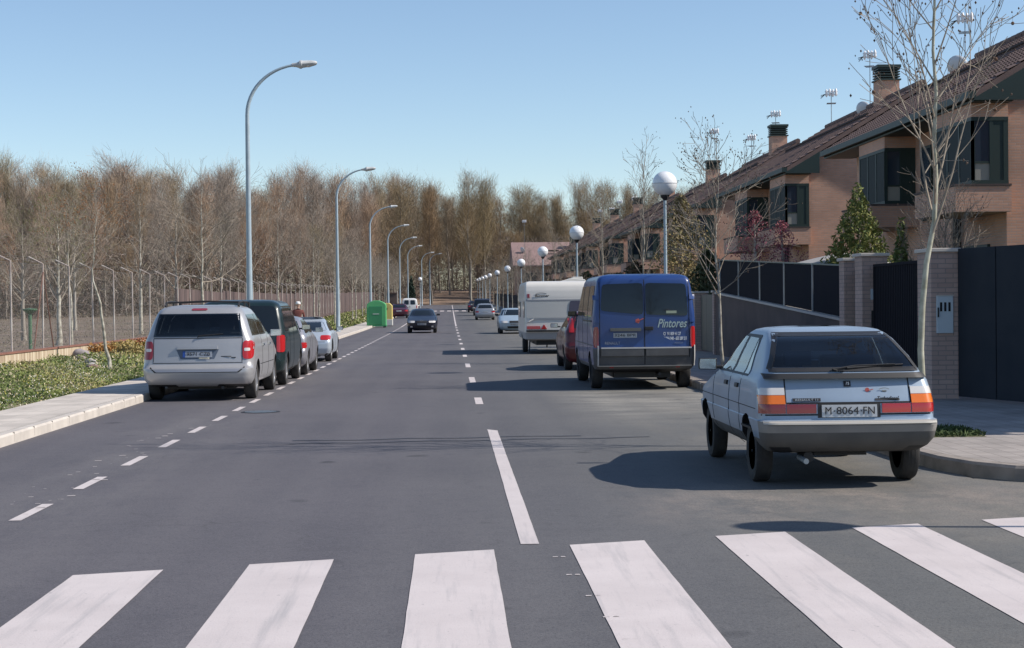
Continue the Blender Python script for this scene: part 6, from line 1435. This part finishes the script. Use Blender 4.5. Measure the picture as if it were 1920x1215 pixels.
def panel_fence():
    T = empty('panel_fence', (7.75, 32.02, .1), 'charcoal panel fence on a pinkish wall rising past the light blue hatchback', 'fence')
    n = 6; st_ = 3.02
    b = MB()
    def zt(y): return 2.25 + .033 * y
    def zb(y): return 1.18 + .040 * y
    Y1 = n * st_ - 2.5
    b.prism([(0, -.1), (Y1, -.1), (Y1, zb(Y1)), (0, zb(0))], -.10, .10, 'x'); b.build('wall', M_RENDER, T)
    b = MB(); b.prism([(0, zb(0)), (Y1, zb(Y1)), (Y1, zb(Y1) + .05), (0, zb(0) + .05)], -.13, .13, 'x'); b.build('coping', M_CAP, T)
    for i in range(n):
        y0, y1 = i * st_ + .04, min((i + 1) * st_ - .04, Y1)
        b = MB(); b.prism([(y0, zb(y0) + .06), (y1, zb(y1) + .06), (y1, zt(y1)), (y0, zt(y0))], -.015, .015, 'x'); b.build('panel', M_PANEL, T)
        b = MB(); y = y0 - .04; b.box(-.04, .04, y - .03, y + .03, zb(y) + .05, zt(y) + .03); b.build('post', M_STEEL, T)
    b = MB(); b.prism([(0, zt(0)), (Y1, zt(Y1)), (Y1, zt(Y1) + .03), (0, zt(0) + .03)], -.03, .03, 'x'); b.build('top_rail', mat('green grey rail', (.12, .15, .13), .5), T)
panel_fence()
gate((7.8, 51.2), (7.8, 47.8), 1.75, 'low olive gate seen between the blue van and the forked tree', M_OLIVE)
pillar(7.6, 8.0, 47.55, 47.8, 1.8, 'short brick pillar right of the low olive gate'); pillar(7.6, 8.0, 51.25, 51.7, 1.8, 'short brick pillar left of the low olive gate')
def long_fence():
    T = empty('garden_wall', (7.8, 52, 0), 'long garden wall with dark railings continuing beyond the caravan', 'wall')
    b = MB(); c = MB()
    for i in range(20):
        y0 = i * 12.; z = gz(52 + y0 + 6); b.box(-.1, .1, y0, y0 + 11.6, z - .3, z + 1.0)
        c.box(-.03, .03, y0, y0 + 11.6, z + 1.0, z + 2.0)
    b.build('wall', M_RENDER, T); c.build('railings', M_GATE, T)
long_fence()
# hedge/garden planting
def blob_tree(name, x, y, z0, z1, rx, col, lab, n=5000, seed=0, cone=False, s=(.05, .11), trunk=True, cat='tree', asp=2.2, zb=.1, dens=.35):
    T = empty(name, (x, y, .05), lab, cat)
    if trunk: b = MB(); b.tube([(0, 0, 0), (.03, 0, (z0 + z1) / 2), (0, 0, z1 * .95)], [.08, .05, .01], 7); b.build('trunk', M_BARK, T)
    def g(rs, n):
        t = rs.uniform(0, 1, n); a = rs.uniform(0, 6.283, n)
        if cone:
            t = 1 - np.sqrt(rs.uniform(0, 1, n)); w = rx * (1 - t) * (.45 + .65 * np.abs(np.sin(t * 17 + 2.5 * np.sin(a * 2)))) + .05
            r_ = w * rs.uniform(.35, 1, n) ** .5; return np.stack([r_ * np.cos(a), r_ * np.sin(a), z0 + (z1 - z0) * t - .18 * r_], 1)
        w = rx * np.sin(np.pi * (t * .86 + .10)) * (.7 + .35 * np.sin(a * 3 + t * 9 + seed)); r_ = w * rs.uniform(0, 1, n) ** dens
        return np.stack([r_ * np.cos(a), r_ * np.sin(a), z0 + (z1 - z0) * t], 1)
    quads('foliage', leaf_quads(n, g, seed + 300, s, asp), [mat('leaf ' + str(c), c, .85) for c in col], T, idx=np.random.RandomState(seed).randint(0, len(col), n))
    return T
blob_tree('conifer', 9.6, 38.6, .8, 4.4, 1.6, [(.15, .175, .045), (.09, .125, .035), (.22, .215, .055)], 'yellowish green conifer in the garden above the fence panels', 13000, 1, True, (.025, .06), asp=3)
blob_tree('leafy_tree', 7.4 + 1.3, 62, .3, 5.6, 1.35, [(.22, .17, .08), (.28, .21, .09), (.15, .14, .06)], 'brown and olive leaved tree below the nearest globe lamp', 8000, 2, False, (.03, .08))
blob_tree('plum_shrub', 9.0, 48.6, .9, 4.3, 1.25, [(.26, .07, .09), (.33, .11, .13), (.20, .06, .075)], 'reddish plum shrub left of the conifer, nearer the second street tree', 3000, 3, False, (.02, .045), cat='shrub', dens=.5)
blob_tree('plum_shrub', 9.0, 44.6, 1.2, 3.8, .95, [(.28, .07, .10), (.35, .12, .14), (.20, .06, .075)], 'narrow reddish plum shrub close to the conifer', 2400, 4, False, (.02, .045), cat='shrub', dens=.5)
blob_tree('conifer', 9.6, 34.9, .3, 3.45, .38, [(.16, .19, .05), (.09, .12, .035)], 'slim golden conifer under the middle balcony', 2500, 5, True, (.03, .07), asp=3)
blob_tree('hedge_shrub', 10.2, 41, .2, 2.7, 1.0, [(.05, .075, .03), (.035, .055, .022)], 'dark evergreen shrub behind the brick pillars', 3500, 6, False, (.04, .09), cat='shrub')
blob_tree('hedge_shrub', 8.9, 57, .2, 3.4, 1.0, [(.06, .075, .035), (.045, .06, .025)], 'dark evergreen shrub just right of the blue van roof', 3500, 7, False, (.05, .1), cat='shrub')
blob_tree('conifer', -6.2, 262, 0, 6.2, 1.2, [(.02, .04, .025)], 'dark evergreen at the far left by the lone globe lamp', 2200, 8, True, (.15, .3))
for i, (y, x) in enumerate([(70, 9.2), (80, 9.0), (91, 9.3), (102, 9.1), (114, 9.4), (127, 9.2), (141, 9.5), (156, 9.3)]):
    T = blob_tree('hedge_shrub', x, y, .3, 2.6 + (i * 37 % 10) * .14, 1.2, [[(.06, .075, .03), (.10, .09, .04)], [(.12, .08, .05), (.08, .07, .035)]][i % 2], '%s garden shrub of the row behind the far garden wall' % ORD[i], 1300, 10 + i, False, (.10, .2), cat='shrub')
street_tree((10.6, 35.0, .05), 'leafless many stemmed shrub at the right edge above the dark gate', 91, H=3.9, clear=1.2, r0=.05, nlimb=22, limbL=.42, buds=120, ang=(12, 45), bark=M_TWIGW, name='bare_shrub', cat='shrub')
def parasol():
    T = empty('garden_parasol', (9.55, 40.0, .05), 'grey canvas parasol top showing over the charcoal fence', 'parasol')
    b = MB(); b.tube([(0, 0, 0), (0, 0, 2.8)], .02, 6); b.build('pole', M_STEEL, T)
    b = MB(); b.lathe([(1.25, 2.50), (1.24, 2.53), (.6, 2.68), (.03, 2.80), (0, 2.80)], k=8); b.build('canopy', mat('grey canvas', (.33, .32, .31), .9), T)
parasol()
def pit():
    b = MB(); b.box(5.02, 6.0, 18.35, 19.4, .139, .146); tag(b.build('tree_pit', M_VERGE), kind='structure')
    def g(rs, n): return np.stack([rs.uniform(5.02, 6.0, n), rs.uniform(18.35, 19.4, n), .15 + rs.uniform(0, .05, n)], 1)
    tag(quads('pit_grass', leaf_quads(2500, g, 77, (.012, .03), 3), mat('pit grass', (.055, .085, .025), .9)), 'short grass in the square pit of the nearest street tree', 'grass', kind='stuff')
pit()
# leaf litter bank beyond the junction
sheet('leaf_bank', 0, 0, [305, 312, 320, 335, 354, 380], .02, streaks('leaf litter', [(.16, .105, .07), (.33, .235, .17), (.24, .165, .115)], (.25, .5, 1)), xs=[-14, -5, 0, 5, 14], hf=lambda x, y: terr(x, y))
print('objects', len(bpy.data.objects))
